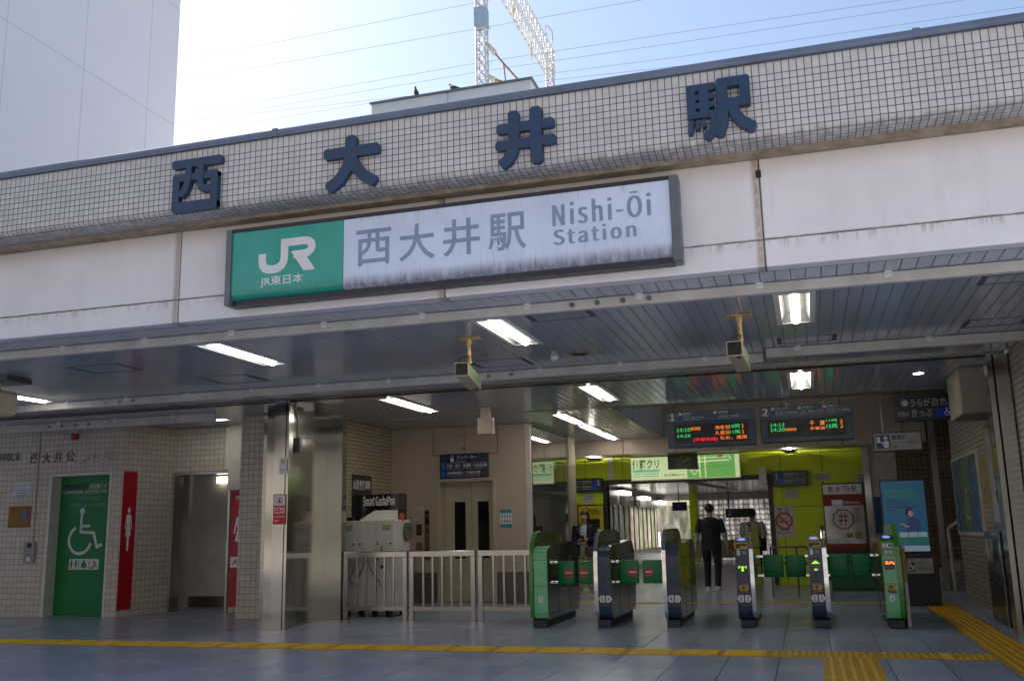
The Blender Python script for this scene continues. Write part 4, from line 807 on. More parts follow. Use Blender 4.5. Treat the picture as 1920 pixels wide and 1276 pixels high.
def gate(xb0, xb1, xp0, xp1, y0, num, kind, lab, ledk=None):
    t = thing('ticket_gate', lab, 'ticket gate', ((xb0+xb1)/2, y0, 0), 'automatic ticket gates'); W = eastf(0)
    frm = lambda x: Fr((x, y0, 0), (0, 1, 0), (0, 0, 1), (1, 0, 0))
    green = kind in ('G', 'IC'); fm = K['lgreen'] if green else K['gnavy']
    bd = BODY if kind in ('G', 'N') else [(.13, .10), (.05, .13), (.012, .19), (0, .27), (0, .98), (.012, 1.06), (.03, 1.085), (.22, 1.14)]+BODY[8:]
    m = MB(); m.prism(frm(xb0+.006), bd, 0, xb1-xb0-.012); ob('body', m, K['gside'], t)
    m = MB()
    for z in (.55, .89): m.box(xb0+.003, xb1-.003, y0+.05, y0+1.9, z-.003, z+.003)
    for yy in (.62, 1.3): m.box(xb0+.003, xb1-.003, y0+yy-.003, y0+yy+.003, .14, .89)
    ob('panel_seam', m, K['black'], t)
    # front skin in three segments
    fr_ = [p for p in bd[:8]]
    def strip(z0, z1):
        pts = []
        for (ya, za), (yb, zb) in zip(fr_, fr_[1:]):
            n = 3
            for k in range(n+1):
                y, z = ya+(yb-ya)*k/n, za+(zb-za)*k/n
                if z0-1e-6 <= z <= z1+1e-6: pts.append((y, z))
        zs = [z for z in (z0, z1) if .27 < z < .93]
        for z in zs: pts.append((0, z))
        pts = sorted(set((round(a, 5), round(b, 5)) for a, b in pts), key=lambda q: (q[1], -q[0] if q[1] < .5 else q[0]))
        mb = MB()
        for (ya, za), (yb, zb) in zip(pts, pts[1:]):
            dy, dz = yb-ya, zb-za; L = math.hypot(dy, dz) or 1; n_ = Vector((0, -dz/L, dy/L))*.006
            a0, a1 = Vector((xb0, y0+ya, za))+n_, Vector((xb1, y0+ya, za))+n_; b0, b1 = Vector((xb0, y0+yb, zb))+n_, Vector((xb1, y0+yb, zb))+n_
            mb.quad(a0, a1, b1, b0); mb.quad(a1, a1-n_*2, b1-n_*2, b1); mb.quad(a0, b0, b0-n_*2, a0-n_*2)
        bmesh.ops.remove_doubles(mb.bm, verts=mb.bm.verts, dist=.0008)
        return mb
    segs = ((.1, .548), (.554, .888), (.894, 1.2))
    for a, b in segs: ob('front_panel', strip(a, b), (K['dgreen'] if (kind == 'IC' and a > .8) else fm), t, smooth=True)
    m = MB(); m.prism(frm(xp0+.004), PANEL, 0, xp1-xp0-.008); pn = ob('side_screen', m, K['gside2'] if kind in ('G', 'N', 'R') else K['dgreen'], t)
    m = MB(); ed = PANEL[:11] if kind in ('G', 'IC') else PANEL[:10]
    for (ya, za), (yb, zb) in zip(ed, ed[1:]):
        dy, dz = yb-ya, zb-za; L = math.hypot(dy, dz); n_ = Vector((0, -dz/L, dy/L))*.005
        m.quad(Vector((xp0, y0+ya, za))+n_, Vector((xp1, y0+ya, za))+n_, Vector((xp1, y0+yb, zb))+n_, Vector((xp0, y0+yb, zb))+n_)
        for x in (xp0, xp1): m.quad(Vector((x, y0+ya, za))+n_, Vector((x, y0+ya, za))-n_*3, Vector((x, y0+yb, zb))-n_*3, Vector((x, y0+yb, zb))+n_)
    bmesh.ops.remove_doubles(m.bm, verts=m.bm.verts, dist=.0008)
    ob('edge_trim', m, K['dgreen'] if green else K['chrome'], t, smooth=True)
    m = MB(); a, b = min(xb0, xp0), max(xb1, xp1)
    m.box(a+.02, b-.02, y0+.03, y0+.35, 0, .1, .01, 1); m.box(a+.05, b-.04, y0+.36, y0+1.8, 0, .1, .01, 1); ob('plinth', m, K['plinth'], t)
    f = front(y0-.0065); cx = (xb0+xb1)/2; wd = xb1-xb0
    # lane numbers
    if len(num) == 1:
        m = MB(); m.rrect(f, (cx-.03, .33, cx+.03, .41), .02, .0015); hx = ob('lane_number_plate', m, K['hexw'], t); m = MB(); m.text(f, num, (cx-.012, .345, cx+.012, .395), .015, .0028); ob('lane_number', m, K['gnavy'], hx)
    else:
        for k, ch in enumerate(num):
            s_ = -1 if k == 0 else 1; c = cx+s_*.045; m = MB()
            m.flat(f, [(c-s_*.037, .325), (c+s_*.02, .325), (c+s_*.045, .37), (c+s_*.02, .415), (c-s_*.037, .415)][::s_], .0015); hx = ob('lane_number_plate', m, K['hexw'], t)
            m = MB(); m.text(f, ch, (c-.013, .345, c+.013, .395), .015, .0028); ob('lane_number', m, K['gnavy'], hx)
    if kind in ('R', 'IC'):
        # reader pad on the sloping top
        d = Vector((0, .19, .055)).normalized(); g = Fr((cx, y0+.03, 1.087), (1, 0, 0), d, (0, -d.z, d.y))
        m = MB(); m.rrect(g, (-wd*.48, .0, wd*.48, .19), .012, .0, .008); rp = ob('reader_plate', m, mat('reader_grey', (.22, .23, .25), .35, .2) if kind == 'R' else K['gnavy'], t)
        m = MB(); m.disc(g, (0, .1), wd*.3, .009, ry=.06); ob('reader_pad', m, K['padblue'], rp)
        if kind == 'R':
            m = MB(); zc = 1.04; q = (cx-wd*.46, 1.005, cx+wd*.46, 1.075); m.ribbon(f, [(q[0]+.012, q[1]), (q[2]-.012, q[1]), (q[2], q[1]+.02), (q[2], q[3]), (q[0], q[3]), (q[0], q[1]+.02)], .014, .012, True); m.rect(f, (cx-.02, 1.02, cx+wd*.38, 1.038), .013); sl = ob('ticket_slot', m, K['ringyel'], t)
            m = MB(); m.rect(f, (q[0]+.01, q[1]+.005, q[2]-.01, q[3]-.005), .006, .0061); ob('slot_opening', m, K['black'], sl)
            m = MB(); m.rrect(f, (cx-.06, .915, cx-.02, .985), .008, .0018); m.ribbon(f, [(cx-.055, .99), (cx-.035, .93)], .016, .002); m.text(f, 'きっぷ', (cx+.01, .955, cx+.06, .975), .02, .002); m.text(f, 'Tickets', (cx+.01, .935, cx+.06, .948), .02, .002); ob('ticket_symbol', m, K['hexw'], t)
            m = MB(); m.rect(f, (cx-.062, .71, cx+.062, .84), .0015); ds = ob('display', m, mat('dark_display', (.03, .03, .04), .15), t); m = MB()
            if num == '32': m.flat(f, [(cx-.055, .78), (cx-.022, .78), (cx-.05, .745)], .003); m.flat(f, [(cx+.055, .78), (cx+.05, .745), (cx+.022, .78)], .003); m.rect(f, (cx-.016, .715, cx+.016, .78), .003)
            else: m.flat(f, [(cx-.055, .8), (cx+.055, .8), (cx, .845)], .003); m.rect(f, (cx-.02, .716, cx+.02, .738), .003)
            ob('lit_arrow', m, K['ledgreen'], ds)
        else:
            m = MB(); m.text(f, 'IC', (cx-.055, .985, cx+.058, 1.05), .03, .002); m.text(f, '専用', (cx-.05, .915, cx+.05, .96), .02, .002); ob('lettering', m, K['hexw'], t)
            m = MB(); m.rect(f, (cx-.06, .72, cx+.06, .845), .0015); ds = ob('display', m, K['scr'], t); m = MB(); m.rect(f, (cx-.045, .785, cx-.012, .825), .003); m.ring(f, (cx+.025, .785), .027, .024, .003, 14, 0, 180); ob('lit_symbol', m, K['ledorange'], ds)
        m = MB(); m.rect(f, (cx-.055, .475, cx+.058, .54), .0015); wl = ob('warning_sticker', m, K['styel'], t)
        m = MB(); m.rect(f, (cx-.045, .435, cx+.06, .473), .0015); m.disc(f, (cx-.012, .527), .009, .003); m.ribbon(f, [(cx-.01, .52), (cx+.0, .505), (cx-.015, .485)], .014, .003); m.ribbon(f, [(cx-.04, .5), (cx-.01, .512), (cx+.045, .522)], .009, .0032); m.ribbon(f, [(cx+.0, .505), (cx+.02, .49)], .011, .0032); ob('warning_figure', m, K['black'], wl)
        m = MB(); m.flat(f, [(cx-.04, .44), (cx-.015, .44), (cx-.0275, .465)], .003); ob('warning_triangle', m, K['styel'], wl)
        m = MB(); m.text(f, '駆け込み注意', (cx-.008, .452, cx+.055, .466), .02, .003); ob('warning_text', m, K['hexw'], wl)
        if kind == 'R':
            for zz in (1.17, 1.06):
                m = MB(); g2 = front(y0+(.06 if zz > 1.1 else .0)); m.rect(front(y0+.02), ((xp0+xp1)/2-.012, zz-.05, (xp0+xp1)/2+.012, zz+.05), .012); ob('yellow_strip', m, K['ychip'], pn)
    return t
def flap(hx, side, y, lab, nm=True, L=.29):
    """side +1: the flap reaches towards +X from its hinge at hx"""
    t = thing('gate_flap', lab, 'gate flap', (hx, y, .55), 'closed gate flaps'); a, b = (hx+.045, hx+L) if side > 0 else (hx-L, hx-.045)
    m = MB(); m.box(a, b, y-.02, y+.02, .55, .865, .018, 3); ob('leaf', m, K['flap'], t, smooth=True)
    for z in (.575, .85): m = MB(); m.box(min(hx, hx+side*.05), max(hx, hx+side*.05), y-.018, y+.018, z-.018, z+.018, .003, 1); ob('hinge', m, K['chrome'], t)
    if nm:
        c = (b-.085, .705) if side > 0 else (a+.085, .705); f = front(y-.02); m = MB(); m.disc(f, c, .06, .001, .0025, n=32); d = ob('no_entry_disc', m, K['redw'], t); m = MB(); m.rect(f, (c[0]-.046, c[1]-.011, c[0]+.046, c[1]+.011), .004); ob('white_bar', m, K['whitedecal'], d)
gate(-3.68, -3.49, -3.735, -3.685, 13.0, '5', 'G', 'light green ticket gate numbered 5 at the end of the railing')
gate(-2.80, -2.63, -2.86, -2.805, 13.12, '54', 'N', 'navy ticket gate with chrome edge numbered 5 and 4')
gate(-1.88, -1.71, -1.935, -1.885, 13.17, '43', 'N', 'navy ticket gate with chrome edge numbered 4 and 3')
gate(-.98, -.80, -.795, -.745, 13.22, '32', 'R', 'slim navy ticket gate numbered 3 and 2 with green T shaped signal')
gate(-.055, .115, .12, .175, 13.28, '21', 'R', 'slim navy ticket gate numbered 2 and 1 with green up arrow')
gate(.84, 1.0, 1.0, 1.06, 13.26, '1', 'IC', 'light green ticket gate marked IC and numbered 1')
flap(-3.49, 1, 13.42, 'closed green flap with no entry disc on the light green gate 5'); flap(-2.86, -1, 13.42, 'closed green flap with no entry disc on the left face of gate 5 4')
flap(-2.63, 1, 13.5, 'closed green flap with no entry disc on the right face of gate 5 4', L=.32); flap(-1.935, -1, 13.5, 'closed green flap with no entry disc on the left face of gate 4 3', L=.32)
flap(-.75, 1, 14.95, 'plain closed green flap at the far end of gate 3 2', False, .33); flap(-.06, -1, 14.95, 'plain closed green flap at the far end of gate 2 1, left side', False, .33)
flap(.175, 1, 14.95, 'plain closed green flap at the far end of gate 2 1, right side', False, .31); flap(.84, -1, 14.95, 'plain closed green flap at the far end of the IC gate', False, .31)
m = MB(); m.box(1.085, 1.13, 13.42, 14.6, 0, 1.0, .004, 1); m.mi = 1; m.box(1.083, 1.132, 13.415, 13.43, .55, .98)
ob('gate_side_board', m, [K['offwhite'], K['ychip']], label='thin cream board standing along the right side of the IC gate', cat='board')

# ================================================================ hall beyond the gates
BY, WY = 21.6, 22.6
bh = thing('bulkhead', 'beige panelled bulkhead under the ceiling in front of the lime wall', 'bulkhead', (-1.7, BY, 3))
bz = front(BY).px(1300, 846)[1]
m = MB()
xs = [-9, -7.0, -5.13, -3.93, -2.75, -1.55, -.4, .8, 2.0, 2.45]
for a, b in zip(xs, xs[1:]): m.box(a+.008, b-.008, BY, BY+.05, bz, 4.2, .004, 1)
ob('panel', m, K['peach'], bh)
m = MB(); m.box(-9, 2.45, BY+.051, WY+.0, bz+.003, bz+.06); ob('soffit', m, mat('soffit_olive', (.27, .22, .12), .35, 0, .1, 3), bh)
m = MB(); m.box(-9, 2.45, BY+.02, BY+.05, bz+.01, 4.2); ob('panel_gap', m, K['dark'], bh)
# open roof void right of the low ceiling: white louvre wall and dark deck
m = MB(); m.box(-3.05, -3.0, 15.91, BY-.01, ZC-.01, 4.38)
ob('void_wall', m, tilemat('void_white_panels', (.55, .56, .6), (.2, .2, .22), .45, 60, .012, 'YX', .5, .04), label='white vertical panel wall above the low ceiling edge beside the departure boards', cat='wall', kind='thing')
lime = thing('lime_wall', 'lime green panelled wall round the wide passage opening', 'wall', (-1.5, WY, 0), kind='thing')
F = front(WY); pl0, pl1, pzt = F.px(1140, 950)[0], F.px(1446, 1000)[0], F.px(1300, 902)[1]; wxr = F.px(1620, 900)[0]
m = MB(); m.box(-7.5, pl0, WY, WY+.2, 0, bz+.05); m.box(pl1, wxr, WY, WY+.2, 0, bz+.05); m.box(pl0, pl1, WY, WY+.2, pzt+.1, bz+.05); ob('wall_face', m, K['lime'], lime)
m = MB(); m.box(pl0-.1, pl0, WY-.03, WY+.25, 0, pzt+.1); m.box(pl1, pl1+.1, WY-.03, WY+.25, 0, pzt+.1); m.box(pl0, pl1, WY-.03, WY+.25, pzt+.0, pzt+.1); ob('passage_frame', m, K['black'], lime)
c = F.px(1145, 870)[0]; m = MB(); m.box(c-.06, c+.06, WY-.03, WY-.002, pzt+.12, bz); ob('cream_batten', m, K['cream'], lime)
c = F.px(1628, 950)[0]; m = MB(); m.box(wxr, wxr+.13, WY-.06, WY+.2, 0, bz+.4); ob('end_post', m, K['rail'], lime)
m = MB(); m.box(wxr+.14, 1.9, WY, WY+.2, 0, 4.2)
ob('beige_wall', m, K['cream'], label='plain beige wall strip behind the tall digital signage', cat='wall', kind='thing')
# left glass partition
gp = thing('glass_partition', 'dark reflecting glass partition between lift wall and lime wall', 'partition', (-4.85, 18.6, 0))
m = MB(); m.box(-4.9, -4.86, 17.27, 20.05, .3, 3.2); ob('glass_sheet', m, mat('dark_mirror_glass', (.03, .035, .03), .03, 0, .05, 2, coat=1.0, spec=1.0), gp)
m = MB(); m.box(-4.93, -4.84, 17.27, 20.05, 0, .3); m.box(-4.93, -4.83, 20.06, 20.2, 0, ZC-.01); ob('frame', m, K['trim'], gp)
m = MB(); m.box(-4.98, -4.82, 20.205, 20.6, 0, ZC-.01); ob('column_face', m, K['trim'], gp)
# departure boards
def board(px, body):
    pass
VY = 15.95; FV = front(VY)
def depboard(px, lab, no, lines, leds):
    x0, y0, x1, y1 = px; a = FV.px(x0, (y0+y1)/2)[0]; b = FV.px(x1, (y0+y1)/2)[0]; z1 = FV.px((x0+x1)/2, y0)[1]; z0 = FV.px((x0+x1)/2, y1)[1]; w_, h = b-a, z1-z0
    t = thing('departure_board', lab, 'departure board', ((a+b)/2, VY+.1, z0), 'departure boards above the gates'); m = MB(); m.box(a, b, VY, VY+.22, z0, z1, .006, 1); ob('case', m, mat('board_case', (.025, .045, .075), .4), t)
    m = MB(); m.rect(FV, (a, z1-.27*h, b, z1-.005), .002); ob('header', m, mat('board_header', (.07, .12, .16), .4), t)
    m = MB(); m.text(FV, no, (a+.03*w_, z1-.245*h, a+.1*w_, z1-.035*h), .02, .004, keep='c')
    for u, cm, l1, l2, l3, l4 in lines:
        m.text(FV, l1, (a+u*w_, z1-.08*h, a+(u+.13)*w_, z1-.025*h), .015, .004, keep='l'); m.text(FV, l2, (a+u*w_, z1-.125*h, a+(u+.12)*w_, z1-.1*h), .0, .004, keep='l'); m.text(FV, l3, (a+u*w_, z1-.205*h, a+(u+.235)*w_, z1-.15*h), .015, .004, keep='l'); m.text(FV, l4, (a+u*w_, z1-.245*h, a+(u+.23)*w_, z1-.222*h), 0, .004, keep='l')
        m.rect(FV, (a+(u-.048)*w_, z1-.1*h, a+(u-.012)*w_, z1-.025*h), .004)
    ob('lettering', m, mat('board_print', (.72, .74, .75), .5), t)
    for u, cm, *_ in lines:
        m = MB(); m.rect(FV, (a+(u-.048)*w_, z1-.245*h, a+(u-.012)*w_, z1-.105*h), .004); ob('line_colour', m, cm, t)
    m = MB(); m.rect(FV, (a+.08*w_, z0+.12*h, b-.08*w_, z1-.36*h), .002); sc = ob('screen', m, mat('board_screen', (.012, .011, .014), .5), t)
    for col, items in leds.items():
        m = MB()
        for s_, u0, v0, u1, v1 in items: m.text(FV, s_, (a+u0*w_, z0+v0*h, a+u1*w_, z0+v1*h), .0, .004)
        ob('led_text', m, K[col], sc)
    m = MB()
    for x in (a+.3*w_, b-.3*w_): m.box(x-.015, x+.015, VY+.09, VY+.12, z1, 4.39)
    ob('hanger', m, K['steeldark'], t)
K['lg'] = glow('led_text_green', (.03, .85, .18), .5); K['lo'] = glow('led_text_orange', (1, .22, .02), .65); K['lr'] = glow('led_text_red', (1, .01, .02), .7)
teal = mat('line_teal', (.01, .2, .18), .4); redl = mat('line_red', (.45, .02, .01), .4)
depboard((1251, 769, 1416, 836), 'hanging departure board 1 with red and orange moving text', '1', [(.19, K['blue'], '横須賀線', 'Yokosuka Line', '鎌倉・逗子・横須賀・久里浜方面', 'for Kamakura, Zushi, Yokosuka & Kurihama'), (.59, K['blue2'], '相鉄線直通', 'Through service to Sotetsu Line', '羽沢横浜国大・海老名方面', 'for Hazawa yokohama-kokudai & Ebina')],
         {'lg': [('14:18', .11, .44, .265, .54), ('14:28', .11, .28, .265, .36), ('10両', .715, .48, .83, .58), ('11両', .715, .32, .83, .42)], 'lo': [('横須賀', .27, .46, .385, .56), ('海老名', .55, .46, .71, .57), ('久里浜', .55, .31, .71, .42), ('1', .85, .48, .875, .58), ('1', .85, .32, .875, .42), ('なお、運用', .6, .17, .9, .27)], 'lr': [('[宇都宮線]', .3, .14, .57, .25)]})
depboard((1425, 759, 1600, 826), 'hanging departure board 2 with three line colours', '2', [(.18, K['blue'], '横須賀・総武線(快速)', 'Yokosuka Line, Sobu Line', '品川・東京・千葉・成田空港方面', 'for Shinagawa, Tokyo, Chiba'), (.47, teal, '埼京線直通', 'Through service to Saikyo Line', '新宿・武蔵浦和・大宮方面', 'for Shinjuku, Omiya'), (.74, redl, '湘南新宿ライン', 'Shonan-Shinjuku Line', '新宿・大宮・小金井・宇都宮方面', 'for Shinjuku, Omiya')],
         {'lg': [('14:12', .11, .44, .265, .53), ('14:20', .11, .3, .265, .4), ('11両', .715, .5, .83, .57), ('15両', .715, .32, .83, .44)], 'lo': [('湘南新宿', .27, .3, .39, .38), ('千　葉', .54, .42, .7, .55), ('宇都宮', .54, .3, .7, .38), ('2', .86, .46, .89, .55), ('2', .86, .32, .89, .42)]})
# illuminated clinic sign above the passage
SYk = WY-.14; FK = front(SYk); q = FK.rect(1182, 903, 1388, 852)
q = (FK.px(1182, 880)[0], FK.px(1285, 899)[1], FK.px(1389, 872)[0], bz-.02)
t = thing('clinic_sign', 'lit pale green clinic advertising sign with a square clock over the passage', 'sign', (q[0], SYk, q[1])); w_, h = q[2]-q[0], q[3]-q[1]
m = MB(); m.box(q[0], q[2], SYk+.005, WY-.002, q[1], q[3]); ob('case', m, K['cream'], t)
m = MB(); m.rect(FK, (q[0]+.02, q[1]+.03, q[2]-.03, q[3]-.01), .002); ob('lit_face', m, glow('lit_cream_face', (.7, .86, .42), .3, (.5, .55, .4)), t)
gp_ = mat('sign_green_print', (.0, .16, .015), .6); m = MB(); U = lambda a: q[0]+a*w_; V = lambda a: q[1]+a*h
m.text(FK, '伊藤クリ', (U(.02), V(.5), U(.265), V(.9)), .02, .004); m.text(FK, 'ニック', (U(.5), V(.93), U(.62), V(.97)), .02, .004) if False else None
ob('lettering', m, gp_, t)
m = MB(); m.rect(FK, (U(.02), V(.37), U(.27), V(.48)), .0035); ob('green_band', m, glow('lit_mint', (.25, .75, .45), .28, (.1, .3, .2)), t)
m = MB(); m.text(FK, '診療時間  月 火 水 木 金 土', (U(.05), V(.39), U(.26), V(.46)), 0, .005); m.text(FK, '午前 9:00—12:30', (U(.03), V(.27), U(.135), V(.34)), 0, .004); m.text(FK, '午後 16:00—19:00', (U(.03), V(.17), U(.135), V(.24)), 0, .004); m.text(FK, '品川区豊町6-11-8', (U(.31), V(.17), U(.49), V(.27)), .01, .004)
for k in range(6):
    for r_ in range(2): m.disc(FK, (U(.15+.02*k), V(.3-.1*r_)), .014, .004, n=10)
ob('small_lettering', m, mat('sign_dark_print', (.02, .05, .02), .5), t)
m = MB(); m.rect(FK, (U(.52), V(.07), U(.95), V(.97)), .0035); mp_ = ob('map_field', m, glow('lit_map_green', (.2, .56, .12), .26, (.1, .3, .1)), t)
m = MB()
for pts, ww in (([(.635, .1), (.635, .96)], .022), ([(.685, .1), (.685, .96)], .02), ([(.53, .72), (.9, .76)], .02), ([(.53, .86), (.88, .9)], .018), ([(.89, .96), (.92, .78)], .016)): m.ribbon(FK, [(U(a), V(b)) for a, b in pts], ww*w_*.6, .0045)
m.ribbon(FK, [(U(.545), V(.4)), (U(.625), V(.4)), (U(.585), V(.2))], .022, .0045, True); ob('map_road', m, glow('lit_road', (.8, .9, .5), .3, (.5, .5, .4)), mp_)
m = MB()
for k in range(9): m.rect(FK, (U(.655+.03*k), V(.5+.005*k), U(.67+.03*k), V(.52+.005*k)), .0047)
ob('map_railway', m, K['black'], mp_)
m = MB(); m.rect(FK, (U(.535), V(.41), U(.63), V(.49)), .005); m.rect(FK, (U(.8), V(.9), U(.845), V(.97)), .005); ob('map_station_box', m, K['redw'], mp_)
kx0, kx1, kz0 = FK.px(1258, 875)[0], FK.px(1304, 875)[0], FK.px(1280, 879)[1]
ck = thing('wall_clock', 'square dark clock with yellow hand mounted over the lit clinic sign', 'clock', ((kx0+kx1)/2, SYk-.04, kz0)); FC = front(SYk-.06)
m = MB(); m.box(kx0-.06, kx1+.06, SYk-.06, SYk+.0, kz0, bz-.012); ob('case', m, K['black'], ck)
cx = (kx0+kx1)/2+.02; cz = (kz0+bz)/2; R_ = min((bz-kz0)/2-.02, .2); m = MB(); m.rect(FC, (cx-.19, kz0+.02, cx+.19, bz-.03), .003); ob('dial', m, mat('clock_dial', (.02, .045, .01), .3), ck)
m = MB()
for k in range(12): a = math.radians(30*k); m.ribbon(FC, [(cx+R_*.72*math.sin(a), cz+R_*.72*math.cos(a)), (cx+R_*.9*math.sin(a), cz+R_*.9*math.cos(a))], .02, .005)
ob('hour_mark', m, mat('clock_mark', (.12, .2, .03), .4), ck)
m = MB(); m.ribbon(FC, [(cx-.02, cz-.01), (cx+.15, cz+.07)], .014, .006); m.ribbon(FC, [(cx, cz), (cx+.07, cz+.03)], .02, .0065); ob('hand', m, mat('clock_hand', (.5, .45, .05), .4), ck)

# ================================================================ notices and signs on the lime wall
FW = front(WY)
def platsign(px, lab, flipn=False):
    x0, y0, x1, y1 = px; q = (FW.px(x0, (y0+y1)/2)[0], FW.px((x0+x1)/2, y1)[1], FW.px(x1, (y0+y1)/2)[0], FW.px((x0+x1)/2, y0)[1]); w_, h = q[2]-q[0], q[3]-q[1]
    t = thing('platform_sign', lab, 'sign', ((q[0]+q[2])/2, WY-.1, q[1]), 'platform 1 direction signs'); m = MB(); m.rect(FW, q, .0, .12); ob('case', m, K['black'], t); f = FW.off(.12)
    m = MB(); m.rect(f, (q[0]+.03, q[1]+.03, q[2]-.03, q[3]-.03), .002); ob('face', m, mat('platform_sign_face', (.06, .075, .07), .3), t)
    U = (lambda a: q[0]+a*w_) if not flipn else (lambda a: q[2]-a*w_)
    def R(a, b, c, d): return (min(U(a), U(c)), q[1]+b*h, max(U(a), U(c)), q[1]+d*h)
    m = MB(); m.text(f, '1', R(.08, .45, .145, .85), .015, .004)
    for k, (s1, s2) in enumerate((('横須賀線', '鎌倉・逗子方面'), ('相鉄線直通', '海老名方面'))):
        v = .72-.4*k; m.text(f, s1, R(.32, v, .6, v+.12), .01, .004); m.text(f, s2, R(.64, v+.02, .92, v+.1), 0, .004); m.text(f, 'Yokosuka Line' if k == 0 else 'Sotetsu Line', R(.32, v-.12, .58, v-.05), 0, .004)
    ob('lettering', m, mat('platform_print', (.55, .58, .55), .5), t)
    for cm, v0, v1 in ((K['blue'], .5, .9), (K['blue2'], .08, .48)):
        m = MB(); m.rect(f, R(.18, v0, .28, v1), .004); ob('line_colour', m, cm, t)
platsign((1449, 882, 1515, 911), 'platform 1 sign right of the passage opening'); platsign((1070, 897, 1131, 922), 'platform 1 sign above the woman in the navy cardigan', True)
def notice(px, lab, lines, col=(.5, .48, .4), nm='paper_notice', cat='notice', tc=None):
    x0, y0, x1, y1 = px; q = (FW.px(x0, (y0+y1)/2)[0], FW.px((x0+x1)/2, y1)[1], FW.px(x1, (y0+y1)/2)[0], FW.px((x0+x1)/2, y0)[1]); w_, h = q[2]-q[0], q[3]-q[1]
    m = MB(); m.rect(FW, q, .0, .006); t = ob(nm, m, mat('notice_paper', col, .6), label=lab, cat=cat); m = MB()
    for s_, a, b, c, d in lines: m.text(FW, s_, (q[0]+a*w_, q[1]+b*h, q[0]+c*w_, q[1]+d*h), .015, .0075)
    ob('lettering', m, tc or K['black'], t); return t, q, w_, h
notice((1093, 925, 1113, 943), 'square cream notice above the yellow poster', [('トイレは', .2, .66, .85, .85), ('改札外です', .1, .38, .9, .58), ('お気をつけて', .2, .12, .8, .28)])
notice((1471, 918, 1495, 934), 'square cream notice under the right platform 1 sign', [('トイレは', .2, .66, .85, .85), ('改札外です', .1, .38, .9, .58), ('お気をつけて', .2, .12, .8, .28)])
notice((1527, 887, 1557, 899), 'wide cream notice right of the platform 1 sign by the passage', [('西大井駅', .08, .58, .6, .82), ('駅事務室', .1, .15, .6, .4), ('改札', .68, .35, .92, .6)])
notice((1605, 887, 1620, 911), 'narrow cream notice at the right end of the lime wall', [('お', .6, .75, .85, .92), ('特急', .35, .52, .85, .66), ('お荷物', .35, .28, .9, .44), ('注意', .4, .06, .8, .2)])
t, q, w_, h = notice((1451, 947, 1490, 1005), 'white no smoking notice beside the passage opening', [('禁　煙', .25, .82, .75, .92), ('No Smoking', .22, .74, .78, .79), ('終日禁煙', .3, .18, .7, .25), ('駅構内は終日禁煙です', .15, .1, .85, .14)], (.5, .52, .45), 'no_smoking_sign', 'sign')
m = MB(); c = (q[0]+.5*w_, q[1]+.5*h); m.ring(FW, c, .17, .045, .008); m.ribbon(FW, [(c[0]-.12, c[1]+.12), (c[0]+.12, c[1]-.12)], .04, .0085); ob('prohibition_ring', m, K['redw'], t)
m = MB(); m.rect(FW, (c[0]-.11, c[1]-.03, c[0]+.08, c[1]), .0078); ob('cigarette', m, K['black'], t)
# yellow poster behind the woman
q = FW.rect(1087, 1008, 1131, 947); q = (q[0], min(q[1], q[3])-.1, q[2], max(q[1], q[3])); t = thing('yellow_poster', 'yellow dangerous goods poster in a pale frame behind the woman', 'poster', ((q[0]+q[2])/2, WY, q[1])); w_, h = q[2]-q[0], q[3]-q[1]
m = MB(); m.rect(FW, (q[0]-.03, q[1]-.03, q[2]+.03, q[3]+.03), 0, .03); ob('frame', m, K['rail'], t); m = MB(); m.rect(FW, q, .032); ob('sheet', m, mat('yellow_poster_paper', (.55, .4, .01), .4), t)
m = MB(); m.text(FW, '危険物は、', (q[0]+.38*w_, q[3]-.17*h, q[0]+.85*w_, q[3]-.1*h), .02, .034); m.rect(FW, (q[0]+.3*w_, q[3]-.62*h, q[0]+.85*w_, q[3]-.36*h), .033, .0331); m.text(FW, '持ち込めません', (q[0]+.38*w_, q[3]-.24*h, q[0]+.9*w_, q[3]-.19*h), .02, .034); ob('lettering', m, K['black'], t)
# red and white station stamp poster stand
hx = FW.off(.09); q0 = (hx.px(1543, 920)[0], hx.px(1580, 934)[1], hx.px(1616, 920)[0], hx.px(1580, 907)[1]); q1 = (hx.px(1548, 980)[0], hx.px(1585, 1030)[1], hx.px(1622, 980)[0], hx.px(1582, 935)[1])
t = thing('poster_stand', 'red and white station stamp poster in a green frame', 'poster stand', ((q1[0]+q1[2])/2, WY-.05, 0)); m = MB(); m.rect(hx, (q0[0]-.02, .45, q1[2]+.03, q0[3]+.03), -.085, 0); ob('frame', m, mat('stand_green', (.01, .05, .015), .5), t)
m = MB(); m.rect(hx, q0, .003); ob('header', m, K['hexw'], t); h = q0[3]-q0[1]; w_ = q0[2]-q0[0]; rd = mat('poster_red', (.3, .015, .012), .5)
m = MB(); m.text(hx, '西', (q0[0]+.13*w_, q0[1]+.45*h, q0[0]+.25*w_, q0[1]+.85*h), .02, .005); m.text(hx, '大', (q0[0]+.33*w_, q0[1]+.45*h, q0[0]+.45*w_, q0[1]+.85*h), .02, .005); m.ring(hx, (q0[0]+.59*w_, q0[1]+.65*h), .07, .012, .005); m.text(hx, '井', (q0[0]+.55*w_, q0[1]+.52*h, q0[0]+.63*w_, q0[1]+.8*h), .01, .0055); m.text(hx, '駅', (q0[0]+.73*w_, q0[1]+.45*h, q0[0]+.86*w_, q0[1]+.85*h), .01, .005); m.rect(hx, (q0[0], q0[1], q0[2], q0[1]+.3*h), .004); ob('header_print', m, rd, t)
m = MB(); m.rect(hx, q1, .004); ob('sheet', m, mat('poster_sheet', (.5, .48, .48), .15, 0, .1, 3, coat=.8), t); h = q1[3]-q1[1]; w_ = q1[2]-q1[0]
